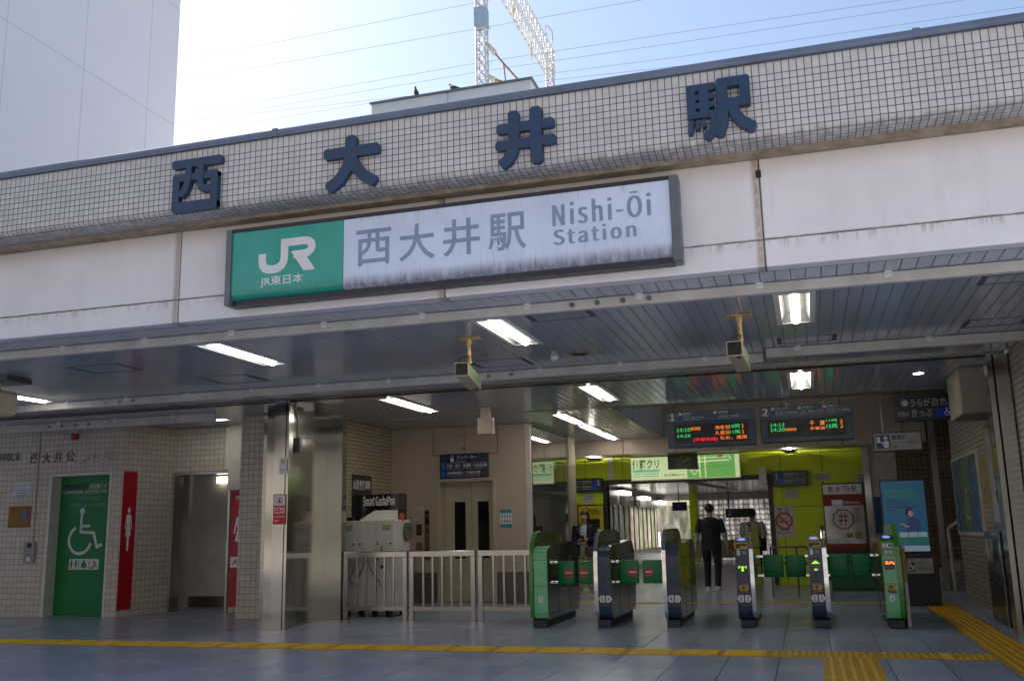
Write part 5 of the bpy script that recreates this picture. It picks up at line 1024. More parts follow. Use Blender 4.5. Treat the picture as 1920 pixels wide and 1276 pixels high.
m = MB(); m.rect(hx, (q1[0], q1[3]-.13*h, q1[2], q1[3]), .006); m.rect(hx, (q1[0], q1[1], q1[2], q1[1]+.12*h), .006); c = (q1[0]+.46*w_, q1[1]+.6*h)
m.ribbon(hx, [(c[0]+.27*w_*math.cos(math.radians(22.5+45*k)), c[1]+.2*h*math.sin(math.radians(22.5+45*k))) for k in range(8)], .025, .006, True)
m.text(hx, '井', (c[0]-.13*w_, c[1]-.13*h, c[0]+.13*w_, c[1]+.13*h), .01, .006); m.ribbon(hx, [(q1[0]+.74*w_, q1[1]+.52*h), (q1[0]+.88*w_, q1[1]+.52*h), (q1[0]+.88*w_, q1[1]+.82*h), (q1[0]+.74*w_, q1[1]+.82*h)], .012, .0065, True); m.text(hx, '西\n大\n井\n駅', (q1[0]+.77*w_, q1[1]+.54*h, q1[0]+.85*w_, q1[1]+.8*h), .01, .0065); ob('sheet_print', m, rd, t)
m = MB(); m.text(hx, '風景がある。', (q1[0]+.5*w_, q1[3]-.1*h, q1[0]+.92*w_, q1[3]-.04*h), .015, .008); m.rect(hx, (q1[0]+.2*w_, q1[3]-.12*h, q1[0]+.48*w_, q1[3]-.01*h), .0075); ob('white_print', m, K['hexw'], t)
m = MB(); m.rect(hx, (q1[0]+.5*w_, q1[1]+.24*h, q1[0]+.68*w_, q1[1]+.33*h), .006); m.rect(hx, (q1[0]+.72*w_, q1[1]+.22*h, q1[0]+.9*w_, q1[1]+.34*h), .006); ob('photo_print', m, mat('print_ochre', (.35, .28, .08), .5), t)
m = MB(); a = FW.px(1423, 878); b = FW.px(1439, 908); m.box(a[0], b[0], WY-.3, WY-.02, b[1], a[1], .01)
ob('speaker_box', m, K['cream'], label='cream speaker box on the lime wall at the right corner of the passage', cat='speaker')
# lamps under the bulkhead soffit
for px, lab in (((1084, 853, 1113, 860), 'lit fluorescent light under the bulkhead at the left end of the lime wall'), ((1466, 836, 1489, 846), 'lit fluorescent light under the bulkhead right of the clock')):
    a = atZ(px[0], px[1], bz-.02); x0 = a.x; lamp((x0-.02, x0+.28, BY+.12, BY+.8), lab, K['softube'], 'bulkhead soffit lights', deep=-.05, z=bz-.03)

# ================================================================ passage behind the lime wall
PE = 38.0; CZ = 2.52
m = MB(); m.box(-5.8, .5, WY+.2, PE, CZ, CZ+.1)
ob('passage_ceiling', m, tilemat('passage_slats', (.2, .195, .18), (.1, .1, .1), 6, .13, .02, 'XY', .16, .03, spec=.9), kind='structure')
m = MB(); m.box(-6.0, 2.4, WY+.2, PE+.1, 3.4, 3.5); ob('passage_roof', m, K['roof'], kind='structure')
wl = thing('passage_wall', 'grey panelled passage wall with a row of plastic covered windows', 'wall', (-5.6, 30, 0), kind='thing')
m = MB(); m.box(-5.8, -5.6, WY+.2, 27.0, 0, CZ); m.box(-5.8, -5.6, 27.0, PE, 1.99, CZ); m.box(-5.8, -5.6, 27.0, PE, 0, .55); ob('wall_face', m, tilemat('passage_panels', (.33, .3, .25), (.1, .09, .08), .9, 40, .02, 'YZ', .3, .06), wl)
for k in range(12):
    y = 27.1+k*.9; m = MB(); m.box(-5.72, -5.66, y+.05, y+.85, .57, 1.97); wn_ = ob('window_sheet', m, sheermat('window_film%d' % k, ((.8, .78, .68), (.74, .76, .6), (.8, .74, .66))[k % 3], .62), wl)
    m = MB(); m.box(-5.73, -5.62, y-.025, y+.025, .55, 1.99); ob('window_post', m, K['steeldark'], wl)
for k, px in enumerate(((1174, 923), (1212, 933), (1243, 941))):
    p = atX(px[0], px[1], -5.45); t = thing('wall_lamp', ('nearest', 'second', 'farthest')[k]+' lit lamp on the passage wall over the windows', 'light', (-5.5, p.y, p.z), 'passage wall lamps')
    m = MB(); m.box(-5.6, -5.42, p.y-.75, p.y+.75, p.z+.05, p.z+.14, .01); ob('housing', m, K['steeldark'], t); m = MB(); m.box(-5.58, -5.4, p.y-.7, p.y+.7, p.z-.07, p.z+.049, .02); ob('diffuser', m, K['passlamp'], t)
for k, (y0_, y1_) in enumerate(((29.8, 30.6), (32.6, 33.4))):
    m = MB(); m.box(-5.6, -5.56, y0_, y1_, 2.0, 2.45, .005); ob('meter_box', m, K['steeldark'], label=('nearer', 'farther')[k]+' dark cabinet on the passage wall between the lamps', cat='cabinet', group='passage wall cabinets')
e0, e1 = front(PE).px(1312, 1000)[0], -.4
gb = thing('glass_block_wall', 'bright glass block wall at the far end of the passage', 'wall', ((e0+e1)/2, PE, 0), kind='thing')
m = MB(); m.box(e0, e1, PE+.03, PE+.07, 0, 2.3); ob('block_sheet', m, sheermat('block_glass', (.93, .86, .84), .95), gb)
m = MB(); n = 0; x = e0
while x < e1: m.box(x-.014, x+.014, PE, PE+.1, 0, 2.3); x += .19
z = 0
while z < 2.3: m.box(e0, e1, PE+.005, PE+.095, z-.014, z+.014); z += .19
ob('block_mortar', m, sheermat('block_mortar', (.95, .94, .9), .8), gb)
m = MB(); m.box(e0-.32, e0-.02, PE-.1, PE+.2, 0, CZ)
ob('lime_column', m, K['lime'], label='lime green column at the left end of the glass block wall', cat='column', kind='thing')
m = MB(); m.box(-5.6, e0-.33, PE+.02, PE+.06, .3, 2.1)
ob('end_window', m, sheermat('end_window_film', (.75, .74, .65), .7), label='pale end window left of the lime green column', cat='window', kind='thing')
m = MB(); m.box(-7, 2, PE+.1, PE+.2, 2.3, 3.4); m.box(-7, -5.8, PE, PE+.2, 0, 2.3); m.box(e1, 2, PE+.1, PE+.2, 0, 2.3); ob('passage_end_wall', m, K['cream'], kind='structure')
m = MB(); m.box(.3, .5, WY+.2, PE, 0, 3.4); ob('passage_side_wall', m, K['cream'], kind='structure')
a, b = front(35).px(1283, 1010)[0], front(35).px(1420, 1010)[0]; t = thing('screen_board', 'beige board with a red tree motif in front of the glass blocks', 'board', ((a+b)/2, 35, 0)); m = MB(); m.box(a, b, 35, 35.06, .2, front(35).px(1340, 1012)[1]); ob('panel', m, mat('tan_board', (.4, .32, .18), .5), t)
m = MB(); c = front(35).px(1378, 1024); f = front(35)
for k in range(9): an = math.radians(200+40*k); m.ribbon(f, [(c[0]+.02, c[1]-.1), (c[0]+.25*math.cos(an), c[1]+.12*math.sin(an)+.02)], .03, .003+.0003*k)
ob('red_motif', m, K['redw'], t)
m = MB()
for x in (a+.2, b-.2): m.box(x-.03, x+.03, 35.01, 35.05, 0, .2)
ob('leg', m, K['steeldark'], t)
f = front(32.5); q = f.rect(1361, 970, 1412, 952); q = (q[0], min(q[1], q[3]), q[2], max(q[1], q[3])); t = thing('platform_sign', 'small hanging platform 2 sign in front of the glass blocks', 'sign', ((q[0]+q[2])/2, 32.5, q[1])); m = MB(); m.box(q[0], q[2], 32.5, 32.62, q[1], q[3]); ob('panel', m, mat('dim_sign', (.05, .05, .035), .4), t); m = MB(); m.text(f, '2', (q[0]+.06, q[1]+.08, q[0]+.17, q[3]-.06), .01, .003); ob('lettering', m, K['hexw'], t); m = MB(); m.rect(f, (q[0]+.22, q[1]+.1, q[0]+.3, q[3]-.06), .003); ob('line_colour', m, K['blue'], t); m = MB(); m.box(q[0]+.1, q[0]+.13, 32.55, 32.58, q[3], CZ); ob('hanger', m, K['black'], t)
q = f.rect(1261, 957, 1287, 940); q = (q[0], min(q[1], q[3]), q[2], max(q[1], q[3])); t = thing('platform_sign', 'small dark hanging sign left of the lime green column', 'sign', ((q[0]+q[2])/2, 32.5, q[1])); m = MB(); m.box(q[0], q[2], 32.5, 32.62, q[1], q[3]); ob('panel', m, K['navysign'], t); m = MB(); m.box(q[0]+.2, q[0]+.23, 32.55, 32.58, q[3], CZ); ob('hanger', m, K['black'], t)
a = atZ(1286, 906, 2.4) if False else front(WY+.5).px(1288, 906); p1 = Vector((front(22.9).px(1288, 906)[0], 22.9, 2.33)); p2 = Vector((front(33).px(1382, 947)[0], 33, 2.44))
m = MB(); m.tube([p1, (p1+p2)/2, p2], .035, 8); m.tube([p1+Vector((.06, 0, .03)), p2+Vector((.06, 0, .03))], .02, 6)
ob('ceiling_pipe', m, K['steeldark'], label='dark pipe running diagonally under the passage ceiling', cat='pipe')
# greenery and houses outside the passage windows
def leafy(name, c, r, n, cols, lab, cat, group=None):
    t = thing(name, lab, cat, (c[0], c[1], 0), group); m = MB()
    for k in range(n):
        a = random.uniform(0, 6.283); b = random.uniform(-1, 1); rr = random.uniform(.55, 1)**.5; p = Vector((c[0]+r[0]*rr*math.cos(a)*math.sqrt(1-b*b), c[1]+r[1]*rr*math.sin(a)*math.sqrt(1-b*b), c[2]+r[2]*rr*b)); s_ = random.uniform(.05, .1)
        u = Vector((random.gauss(0, 1), random.gauss(0, 1), random.gauss(0, 1))).normalized(); v = u.orthogonal().normalized(); m.mi = random.randrange(len(cols)); m.quad(p-u*s_, p-v*s_*.5, p+u*s_, p+v*s_*.5)
    ob('foliage', m, cols, t); m = MB()
    for k in range(5): m.tube([(c[0]+r[0]*.2*(k-2)/2, c[1], -.05), (c[0]+r[0]*.4*(k-2)/2, c[1]+.1*(k % 2), c[2]*.9)], [.03, .012], 6)
    ob('stem', m, mat('bark', (.06, .04, .025), .8), t)
gl = [mat('leaf_mid', (.08, .13, .015), .5), mat('leaf_light', (.14, .19, .02), .5), mat('leaf_dark', (.035, .07, .01), .5)]
for k, x in enumerate((-3.4, -1.9)): leafy('shrub', (x, 39.3, .65), (.85, .5, .6), 500, gl, ('green shrub outside the glass blocks behind the man', 'green shrub outside the glass blocks behind the far walker')[k], 'shrub', 'shrubs outside the glass blocks')

# ================================================================ right hand side
m = MB(); m.box(2.0, 2.49, 13.5, 14.6, 2.665, ZC-.004, .004, 1)
ob('ceiling_hood', m, mat('hood_paint', (.3, .26, .2), .55, 0, .05, 3), label='large plain boxed hood under the ceiling beside the right steel pillar', cat='hood', kind='thing')
# ticket machine
t = thing('ticket_machine', 'dark ticket machine with a small screen standing beside the right pillar', 'ticket machine', (2.37, 14.05, 0)); m = MB(); m.box(2.26, 2.5, 13.5, 14.62, 0, .78, .004, 1); m.box(2.26, 2.5, 13.5, 14.62, 1.06, 1.16, .004, 1); m.box(2.34, 2.5, 13.53, 14.6, .78, 1.06); m.box(2.26, 2.35, 13.5, 13.58, .78, 1.06); ob('cabinet', m, mat('machine_dark', (.035, .035, .045), .25, .2, .08, 4, coat=.3), t)
fw = westf(2.34); m = MB(); m.box(2.333, 2.339, 13.75, 14.05, .84, 1.02); ob('screen', m, glow('machine_screen', (.5, .55, .55), .12, (.2, .2, .2)), t); m = MB(); m.box(2.25, 2.262, 13.494, 13.508, 0, 1.16); ob('steel_edge', m, K['chrome'], t); m = MB(); m.box(2.255, 2.262, 14.1, 14.16, .78, 1.06); m.box(2.255, 2.262, 14.5, 14.62, .78, 1.06); ob('steel_trim', m, K['chrome'], t)
m = MB(); m.rect(front(13.5), (2.33, .78, 2.38, 1.14), .003); ob('yellow_label', m, K['styel'], t)
t = thing('glass_door', 'narrow aluminium framed glass door above the ticket machine', 'door', (2.46, 13.6, 1.2))
m = MB()
for y in (12.78, 13.15, 13.95, 14.8): m.box(2.43, 2.5, y-.04, y+.04, 1.17, 2.66)
m.box(2.43, 2.5, 12.74, 14.84, 2.58, 2.664); m.box(2.43, 2.5, 12.74, 14.84, 1.165, 1.24); ob('frame', m, mat('aluminium', (.4, .4, .4), .35, .8), t)
m = MB(); m.box(2.462, 2.468, 12.82, 14.76, 1.24, 2.58); ob('pane', m, mat('dim_glass', (.05, .055, .06), .06, coat=.8), t)
m = MB(); m.box(2.36, 2.43, 13.1, 13.2, 2.3, 2.55, .01); ob('door_closer', m, K['steeldark'], t)
# wall maps
f = westf(2.5); q = f.rect(1792, 1000, 1833, 860); y0_, y1_ = -f.px(1789, 900)[0], -f.px(1840, 900)[0]
zt_, zb_ = f.px(1815, 848)[1], f.px(1822, 1003)[1]; ya, yb = max(y0_, y1_), min(y0_, y1_); ya = min(ya, 18.5)
t = thing('map_poster', 'blue and green map poster in a pale frame on the long-tile wall', 'poster', (2.49, (ya+yb)/2, zb_)); m = MB(); m.box(2.46, 2.5, yb, ya, zb_, zt_, .004, 1); ob('frame', m, K['cream'], t)
m = MB(); m.rect(f, (-ya+.08, zb_+.06, -yb-.08, zt_-.06), .042); sh = ob('sheet', m, mat('map_blue', (.015, .13, .26), .25, 0, .2, 3), t); L_ = ya-yb; h = zt_-zb_
m = MB(); m.flat(f, [(-ya+.1+L_*a, zb_+.06+h*b) for a, b in ((.3, .05), (.5, .02), (.62, .3), (.58, .62), (.72, .9), (.4, .92), (.36, .6), (.28, .35))], .044); ob('green_area', m, mat('map_green', (.07, .17, .04), .4, 0, .2, 4), sh)
m = MB(); m.ribbon(f, [(-ya+.1+L_*a, zb_+.06+h*b) for a, b in ((.42, .18), (.46, .5), (.52, .52), (.52, .16))], .03, .046, True); ob('white_outline', m, K['hexw'], sh); m = MB(); m.rect(f, (-ya+.1+L_*.47, zb_+.06+h*.42, -ya+.1+L_*.53, zb_+.06+h*.5), .047); ob('red_mark', m, K['redw'], sh)
y0_, y1_ = -f.px(1843, 920)[0], -f.px(1857, 920)[0]; m = MB(); m.box(2.485, 2.5, min(y0_, y1_), max(y0_, y1_), f.px(1850, 945)[1], f.px(1845, 850)[1])
ob('wall_poster', m, mat('yellowed_poster', (.3, .22, .1), .5, 0, .25, 6), label='narrow yellowed poster between the map poster and the glass door', cat='poster')
# signs hanging on the right
FU = front(15.75); a, b = FU.px(1676, 765)[0], 2.42; zt_ = FU.px(1700, 738)[1]; zb_ = FU.px(1700, 789)[1]; t = thing('ticket_sign', 'dark hanging sign about ticket sides partly hidden by the hood', 'sign', ((a+b)/2, 15.75, zb_)); m = MB(); m.box(a, b, 15.75, 15.9, zb_, zt_, .004, 1); ob('panel', m, mat('dark_sign', (.012, .015, .024), .35), t); h = zt_-zb_; w_ = b-a
m = MB(); m.text(FU, 'うらが', (a+.24, zb_+.52*h, a+.52, zb_+.8*h), .012, .003); m.text(FU, '白色又は', (a+.55, zb_+.52*h, a+1.0, zb_+.8*h), .008, .003); m.text(FU, '灰色の', (a+.05, zb_+.16*h, a+.21, zb_+.36*h), .006, .003); m.text(FU, 'きっぷ', (a+.25, zb_+.14*h, a+.54, zb_+.42*h), .012, .003); m.disc(FU, (a+.16, zb_+.66*h), .05, .003); ob('lettering', m, mat('sign_print_dim', (.42, .42, .4), .5), t)
m = MB(); m.rect(FU, (a+.58, zb_+.1*h, a+.88, zb_+.46*h), .003); wp = ob('wheelchair_panel', m, K['blue'], t); m = MB(); m.disc(FU, (a+.745, zb_+.4*h), .012, .005); m.ribbon(FU, [(a+.745, zb_+.37*h), (a+.745, zb_+.28*h), (a+.77, zb_+.28*h), (a+.785, zb_+.2*h)], .012, .005); m.ring(FU, (a+.745, zb_+.23*h), .03, .01, .005); ob('wheelchair_symbol', m, K['hexw'], wp)
FA = front(16.4); q = (FA.px(1639, 827)[0], FA.px(1680, 843)[1], FA.px(1727, 825)[0], FA.px(1680, 811)[1]); w_, h = q[2]-q[0], q[3]-q[1]; t = thing('fare_sign', 'white hanging fare adjustment machine sign with blue pictogram', 'sign', ((q[0]+q[2])/2, 16.4, q[1])); m = MB(); m.box(q[0]-.02, q[2]+.02, 16.41, 16.55, q[1]-.02, q[3]+.02); ob('case', m, K['black'], t); m = MB(); m.rect(FA, q, .0, -.01); ob('face', m, mat('fare_face', (.34, .35, .35), .4), t)
m = MB(); m.rect(FA, (q[0]+.04*w_, q[1]+.1*h, q[0]+.34*w_, q[1]+.9*h), .002); bp = ob('blue_panel', m, mat('fare_blue', (.02, .07, .16), .4), t)
m = MB(); m.rect(FA, (q[0]+.06*w_, q[1]+.45*h, q[0]+.13*w_, q[1]+.8*h), .003); m.disc(FA, (q[0]+.25*w_, q[1]+.72*h), .03, .003); m.rrect(FA, (q[0]+.2*w_, q[1]+.15*h, q[0]+.31*w_, q[1]+.56*h), .02, .003); m.ribbon(FA, [(q[0]+.14*w_, q[1]+.5*h), (q[0]+.2*w_, q[1]+.38*h)], .018, .003); ob('clerk_pictogram', m, K['hexw'], bp)
m = MB(); m.text(FA, '精算機', (q[0]+.38*w_, q[1]+.6*h, q[0]+.7*w_, q[1]+.88*h), .015, .002); m.text(FA, 'Fare Adjustment Machine', (q[0]+.38*w_, q[1]+.36*h, q[0]+.96*w_, q[1]+.5*h), 0, .002); m.text(FA, '精算机　정산기', (q[0]+.38*w_, q[1]+.12*h, q[0]+.7*w_, q[1]+.26*h), 0, .002); ob('lettering', m, K['gnavy'], t)
m = MB()
for x in (q[0]+.15, q[2]-.15): m.box(x-.012, x+.012, 16.46, 16.49, q[3]+.02, 4.39)
ob('hanger', m, K['steeldark'], t)
# digital signage
FG = front(17.0); q = (FG.px(1656, 960)[0], FG.px(1700, 1033)[1], FG.px(1737, 960)[0], FG.px(1690, 901)[1]); w_, h = q[2]-q[0], q[3]-q[1]; t = thing('digital_signage', 'tall blue digital screen on a dark stand behind the IC gate', 'screen', ((q[0]+q[2])/2, 17.05, 0)); m = MB(); m.box(q[0]-.02, q[2]+.02, 17.0, 17.09, q[1]-.025, q[3]+.02, .006, 1); m.box(q[0]+.2, q[2]-.2, 17.03, 17.09, 0, q[1]); ob('case', m, K['black'], t)
m = MB(); m.rect(FG, q, .002); sc = ob('screen', m, glow('screen_blue', (.015, .15, .3), .13, (.01, .03, .05)), t)
m = MB()
for k, (v, a, b) in enumerate(((.83, .08, .75), (.755, .08, .88))): m.rect(FG, (q[0]+a*w_, q[1]+v*h, q[0]+b*w_, q[1]+(v+.05)*h), .0035)
m.rect(FG, (q[0], q[1]+.1*h, q[2], q[1]+.19*h), .0035); ob('green_band', m, glow('screen_green', (.01, .2, .17), .15), sc)
m = MB(); m.text(FG, '2.29', (q[0]+.45*w_, q[1]+.66*h, q[0]+.65*w_, q[1]+.71*h), .005, .0035)
for v, a, b in ((.715, .08, .3), (.675, .08, .42), (.62, .08, .85), (.58, .1, .25)): m.rect(FG, (q[0]+a*w_, q[1]+v*h, q[0]+b*w_, q[1]+(v+.012)*h), .0035)
ob('screen_text', m, K['gnavy'], sc)
m = MB(); m.rect(FG, (q[0], q[1], q[2], q[1]+.08*h), .0035)
for k in range(3): m.rect(FG, (q[0]+(.33+.22*k)*w_, q[1]+.2*h, q[0]+(.53+.22*k)*w_, q[1]+.27*h), .0036)
ob('white_tile', m, glow('screen_white', (.4, .55, .65), .14), sc)
c = q[0]+.66*w_; m = MB(); z = q[1]+.28*h; m.flat(FG, [(c-.1, z), (c+.1, z), (c+.12, z+.12), (c+.09, z+.2), (c+.03, z+.23), (c-.05, z+.22), (c-.08, z+.12)], .0037); ob('figure_jacket', m, glow('screen_navy', (.01, .04, .16), .2), sc)
m = MB(); m.disc(FG, (c-.02, z+.285), .04, .0039, ry=.05); m.ribbon(FG, [(c-.19, z+.13), (c-.06, z+.07)], .025, .0039); ob('figure_skin', m, glow('screen_skin', (.5, .28, .24), .16), sc)
m = MB(); m.disc(FG, (c-.035, z+.3), .055, .0038, ry=.065); ob('figure_hair', m, K['hair'], sc)
FH = front(16.75); q = (FH.px(1701, 1060)[0], FH.px(1720, 1074)[1], FH.px(1750, 1060)[0], FH.px(1720, 1046)[1]); w_, h = q[2]-q[0], q[3]-q[1]; t = thing('notice_cabinet', 'low black cabinet with a white wheelchair notice below the blue screen', 'cabinet', ((q[0]+q[2])/2, 16.85, 0)); m = MB(); m.box(q[0]-.15, q[2]+.08, 16.77, 16.98, 0, q[3]+.06, .006, 1); ob('cabinet_body', m, K['black'], t); m = MB(); m.rect(FH, q, -.018, 0); ob('notice_face', m, mat('dim_white', (.38, .37, .36), .5), t)
m = MB(); m.rect(FH, (q[0]+.02, q[1]+.03, q[0]+.28*w_, q[3]-.06), .0025); m.text(FH, 'うらが', (q[0]+.4*w_, q[1]+.58*h, q[0]+.65*w_, q[1]+.75*h), .01, .002); m.text(FH, '白色のきっぷ', (q[0]+.36*w_, q[1]+.25*h, q[0]+.94*w_, q[1]+.45*h), .01, .002); nf = ob('lettering', m, K['black'], t)
m = MB(); c = (q[0]+.14*w_, q[1]+.4*h); m.ring(FH, c, .04, .012, .004); m.disc(FH, (c[0]-.01, c[1]+.08), .014, .004); m.ribbon(FH, [(c[0]-.01, c[1]+.06), (c[0], c[1]+.01), (c[0]+.05, c[1]-.02)], .014, .0045); ob('wheelchair_symbol', m, K['hexw'], t)
q = FW.off(.02).rect(1637, 1000, 1662, 930); m = MB(); x0 = wxr+.16; m.rect(FW, (x0, min(q[1], q[3]), x0+.5, max(q[1], q[3])), .0, .01); t = ob('wall_poster', m, mat('blue_poster', (.01, .07, .2), .4, 0, .15, 5), label='blue poster half hidden behind the digital screen', cat='poster')
m = MB(); m.rect(FW, (x0+.2, min(q[1], q[3])+.02, x0+.48, min(q[1], q[3])+.3), .012); ob('brown_photo', m, mat('brown_photo', (.08, .03, .02), .5, 0, .3, 20), t)
# stair side: brown tiles, post and rail
m = MB(); m.box(1.9, 4.2, 22.4, 22.6, 0, 4.2); ob('stair_wall', m, K['brownX'], label='brown square tiled stair wall at the back of the right side', cat='wall', kind='thing')
m = MB(); m.box(3.0, 3.2, 18.6, 22.4, 0, 4.2); ob('stair_side_wall', m, K['cream'], label='side wall of the stair recess behind the long-tile wall', cat='wall', kind='thing')
fp = front(20.4); a = fp.px(1760, 950)[0]; m = MB(); m.box(a-.05, a+.06, 20.4, 20.5, 0, 3.9); ob('stair_post', m, K['rail'], label='slim pale post at the foot of the stairs', cat='post', kind='thing')
t = thing('stair_rail', 'pale handrail rising along the stairs behind the slim post', 'handrail', (2.3, 20.2, 0)); p = fp.px(1775, 990); q2 = fp.px(1812, 962); m = MB(); m.tube([(p[0], 20.2, p[1]), (q2[0]+.2, 20.2, q2[1]+.15)], .03, 8); m.tube([(p[0], 20.2, p[1]), (p[0]+.02, 20.2, .0)], .03, 8); ob('handrail', m, K['cream'], t); m = MB()
for k in range(4):
    m.box(p[0]+.05, p[0]+1.2, 20.19, 20.21, .12+.22*k, .15+.22*k)
ob('cross_bar', m, K['steeldark'], t)
for k in range(6):
    m = MB(); m.box(2.15+.28*k, 4.0, 20.6, 22.3, .17*k+.001, .17*(k+1))
    ob('stair_step', m, K['roof'], kind='structure')
# low green cabinet and rail frame in the hall
a, b = front(20.3).px(1553, 1070)[0], front(20.3).px(1652, 1070)[0]; t = thing('green_cabinet', 'low dark green cabinet under the red and white poster', 'cabinet', ((a+b)/2, 20.4, 0)); m = MB(); m.box(a, b, 20.3, 20.7, .05, .72, .01); m.box(a+.04, b-.04, 20.34, 20.66, 0, .05); ob('body', m, mat('cabinet_green', (.01, .1, .03), .35, 0, .06, 4), t); m = MB(); m.box((a+b)/2-.008, (a+b)/2+.008, 20.295, 20.3, .1, .68); ob('door_gap', m, K['dark'], t)
y = 18.6; f = front(y); a, b = f.px(1446, 1050)[0], f.px(1521, 1050)[0]; t = thing('railing', 'small tubular steel rail frame beyond the plain green flaps', 'railing', ((a+b)/2, y, 0)); zt_ = f.px(1480, 1025)[1]; m = MB(); m.tube([(a, y, 0), (a, y, zt_), (b-.08, y, zt_), (b, y, zt_-.08), (b, y, 0)], .022, 8); ob('frame', m, K['rail'], t); m = MB(); m.tube([(a, y, zt_-.3), (b, y, zt_-.3)], .016, 8); m.tube([((a+b)/2+.1, y, 0), ((a+b)/2+.1, y, zt_)], .018, 8); ob('middle_bar', m, K['rail'], t)
m = MB(); m.box(.05, .3, 18.3, 18.5, 0, .3, .01); ob('waste_box', m, K['steeldark'], label='small dark box on the floor beside the tubular rail frame', cat='box')

# ================================================================ outside: white building, rooftop block, overhead line
m = MB(); m.box(-36, -20, -2, 26.36, -.05, 20.15)
wb = thing('white_building', 'tall windowless white panelled building rising behind the station at left', 'building', (-28, 14, 0)); ob('wall', m, tilemat('white_panels', (.68, .67, .7), (.52, .52, .55), 2.94, 4.36, .035, 'YZ', .45, .012, bstr=.2, ou=-24.9+2.94*9, ov=-15.27+4.36*4), wb)
m = MB(); m.box(-36.1, -19.9, -2.1, 26.46, 20.15, 20.3); ob('roof', m, K['coping'], wb)
rb = thing('rooftop_block', 'pale box-shaped rooftop structure with dark edge above the parapet', 'rooftop structure', (-10.5, 30, 9)); m = MB(); m.box(-13.3, -10.53, 28, 33, 4.6, 15.72); m.box(-10.49, -7.62, 28, 33, 4.6, 15.72); m.box(-13.2, -7.7, 28.03, 32.9, 4.6, 15.7); ob('wall', m, mat('pale_cladding', (.66, .66, .64), .5, 0, .04, 2, dirt=.1), rb); m = MB(); m.box(-13.36, -7.56, 27.94, 33.06, 15.72, 15.79); ob('roof_edge', m, K['steeldark'], rb)
def pigeon(x, y, z, head, lab):
    m = MB(); d = Vector((math.cos(head), math.sin(head), 0)); s_ = Vector((-d.y, d.x, 0)); B = Vector((x, y, z)); rs = []
    for t_, zz, rx, rz in ((-.19, .07, .02, .008), (-.13, .085, .04, .022), (-.06, .105, .062, .05), (.02, .125, .07, .066), (.08, .145, .06, .062), (.115, .19, .036, .036), (.125, .225, .026, .028), (.135, .25, .029, .028), (.155, .258, .022, .02), (.175, .254, .008, .008), (.19, .25, .003, .003)):
        t_, zz, rx, rz = t_*1.25, zz*1.2, rx*1.25, rz*1.25; c = B+d*t_+Vector((0, 0, zz)); rs.append([c+s_*rx*math.cos(6.2832*k/10)+Vector((0, 0, 1))*rz*math.sin(6.2832*k/10)+d*(-.4*rz*math.sin(6.2832*k/10) if t_ > .07 else 0) for k in range(10)])
    m.rings(rs); o = ob('pigeon', m, mat('pigeon_grey', (.05, .055, .07), .6, 0, .35, 25), None, lab, 'bird', 'pigeons on the rooftop block', smooth=True)
    m = MB()
    for q in (-.025, .025): m.tube([B+s_*q+Vector((0, 0, 0)), B+s_*q+Vector((0, 0, .08))], .006, 5); m.tube([B+s_*q+Vector((0, 0, .004)), B+s_*q+d*.04+Vector((0, 0, .004))], .005, 5)
    ob('leg', m, mat('pigeon_leg', (.3, .08, .07), .6), o)
pigeon(-11.7, 28.15, 15.79, math.radians(-80), 'dark pigeon facing forward on the left part of the rooftop block'); pigeon(-10.33, 28.15, 15.79, math.radians(172), 'grey pigeon seen side-on near the joint of the rooftop block')
# overhead line mast
K['galv'] = mat('galvanised', (.6, .6, .6), .45, .5, .12, 3); K['ins'] = mat('insulator_white', (.68, .62, .5), .3); K['rustbar'] = mat('rust_bar', (.35, .17, .06), .6, 0, .2, 6)
gx, gy0, gy1 = -14.82, 45.0, 59.6
t = thing('overhead_line_gantry', 'lattice steel overhead line gantry behind the rooftop block', 'gantry', (gx, 52, 5))
def lattice(mb, a, b, wa, wb, u, v, step, r=.035, rb=.018):
    a, b, u, v = Vector(a), Vector(b), Vector(u), Vector(v); n = max(2, int((b-a).length/step)); cs = [(-1, -1), (1, -1), (1, 1), (-1, 1)]
    P = [[a+(b-a)*k/n+u*wa/2*i+v*wb/2*j for i, j in cs] for k in range(n+1)]
    for c in range(4): mb.tube([P[0][c], P[-1][c]], r, 4)
    for k in range(n):
        for c in range(4):
            d = (c+1) % 4; mb.tube([P[k][c], P[k+1][d]], rb, 4, cap=False); mb.tube([P[k][d], P[k+1][c]], rb, 4, cap=False)
            mb.tube([P[k][c], P[k][d]], rb, 4, cap=False)
m = MB(); lattice(m, (gx-.1, gy0, 14), (gx-.1, gy0, 36), .5, .5, (1, 0, 0), (0, 1, 0), .55, .05, .026); ob('mast', m, K['galv'], t)
m = MB(); lattice(m, (gx, gy1, 14), (gx, gy1, 33.9), .45, .45, (1, 0, 0), (0, 1, 0), .55, .05, .026); ob('mast', m, K['galv'], t)
m = MB(); lattice(m, (gx, gy0, 32.95), (gx, gy1, 32.95), .75, 1.45, (1, 0, 0), (0, 0, 1), .8, .05, .028); ob('crossbeam', m, K['galv'], t)
m = MB(); m.box(gx-.42, gx+.22, gy0-.32, gy0+.32, 27.9, 29.0); ob('mast_sleeve', m, mat('sleeve_blue_grey', (.33, .4, .48), .5, .2), t)
m = MB(); P0 = Vector((gx, gy1, 34)); m.tube([P0, P0+Vector((.25, 0, .6)), P0+Vector((.22, 0, 1.3)), P0+Vector((-.05, 0, 1.75)), P0+Vector((-.25, 0, 1.8))], .06, 8); m.tube([P0+Vector((-.25, 0, 1.8)), P0+Vector((-.25, 0, 1.2))], .02, 6); m.tube([P0+Vector((-.25, 0, 1.25)), P0+Vector((-.25, 0, .95))], .09, 8); ob('gooseneck', m, K['galv'], t)
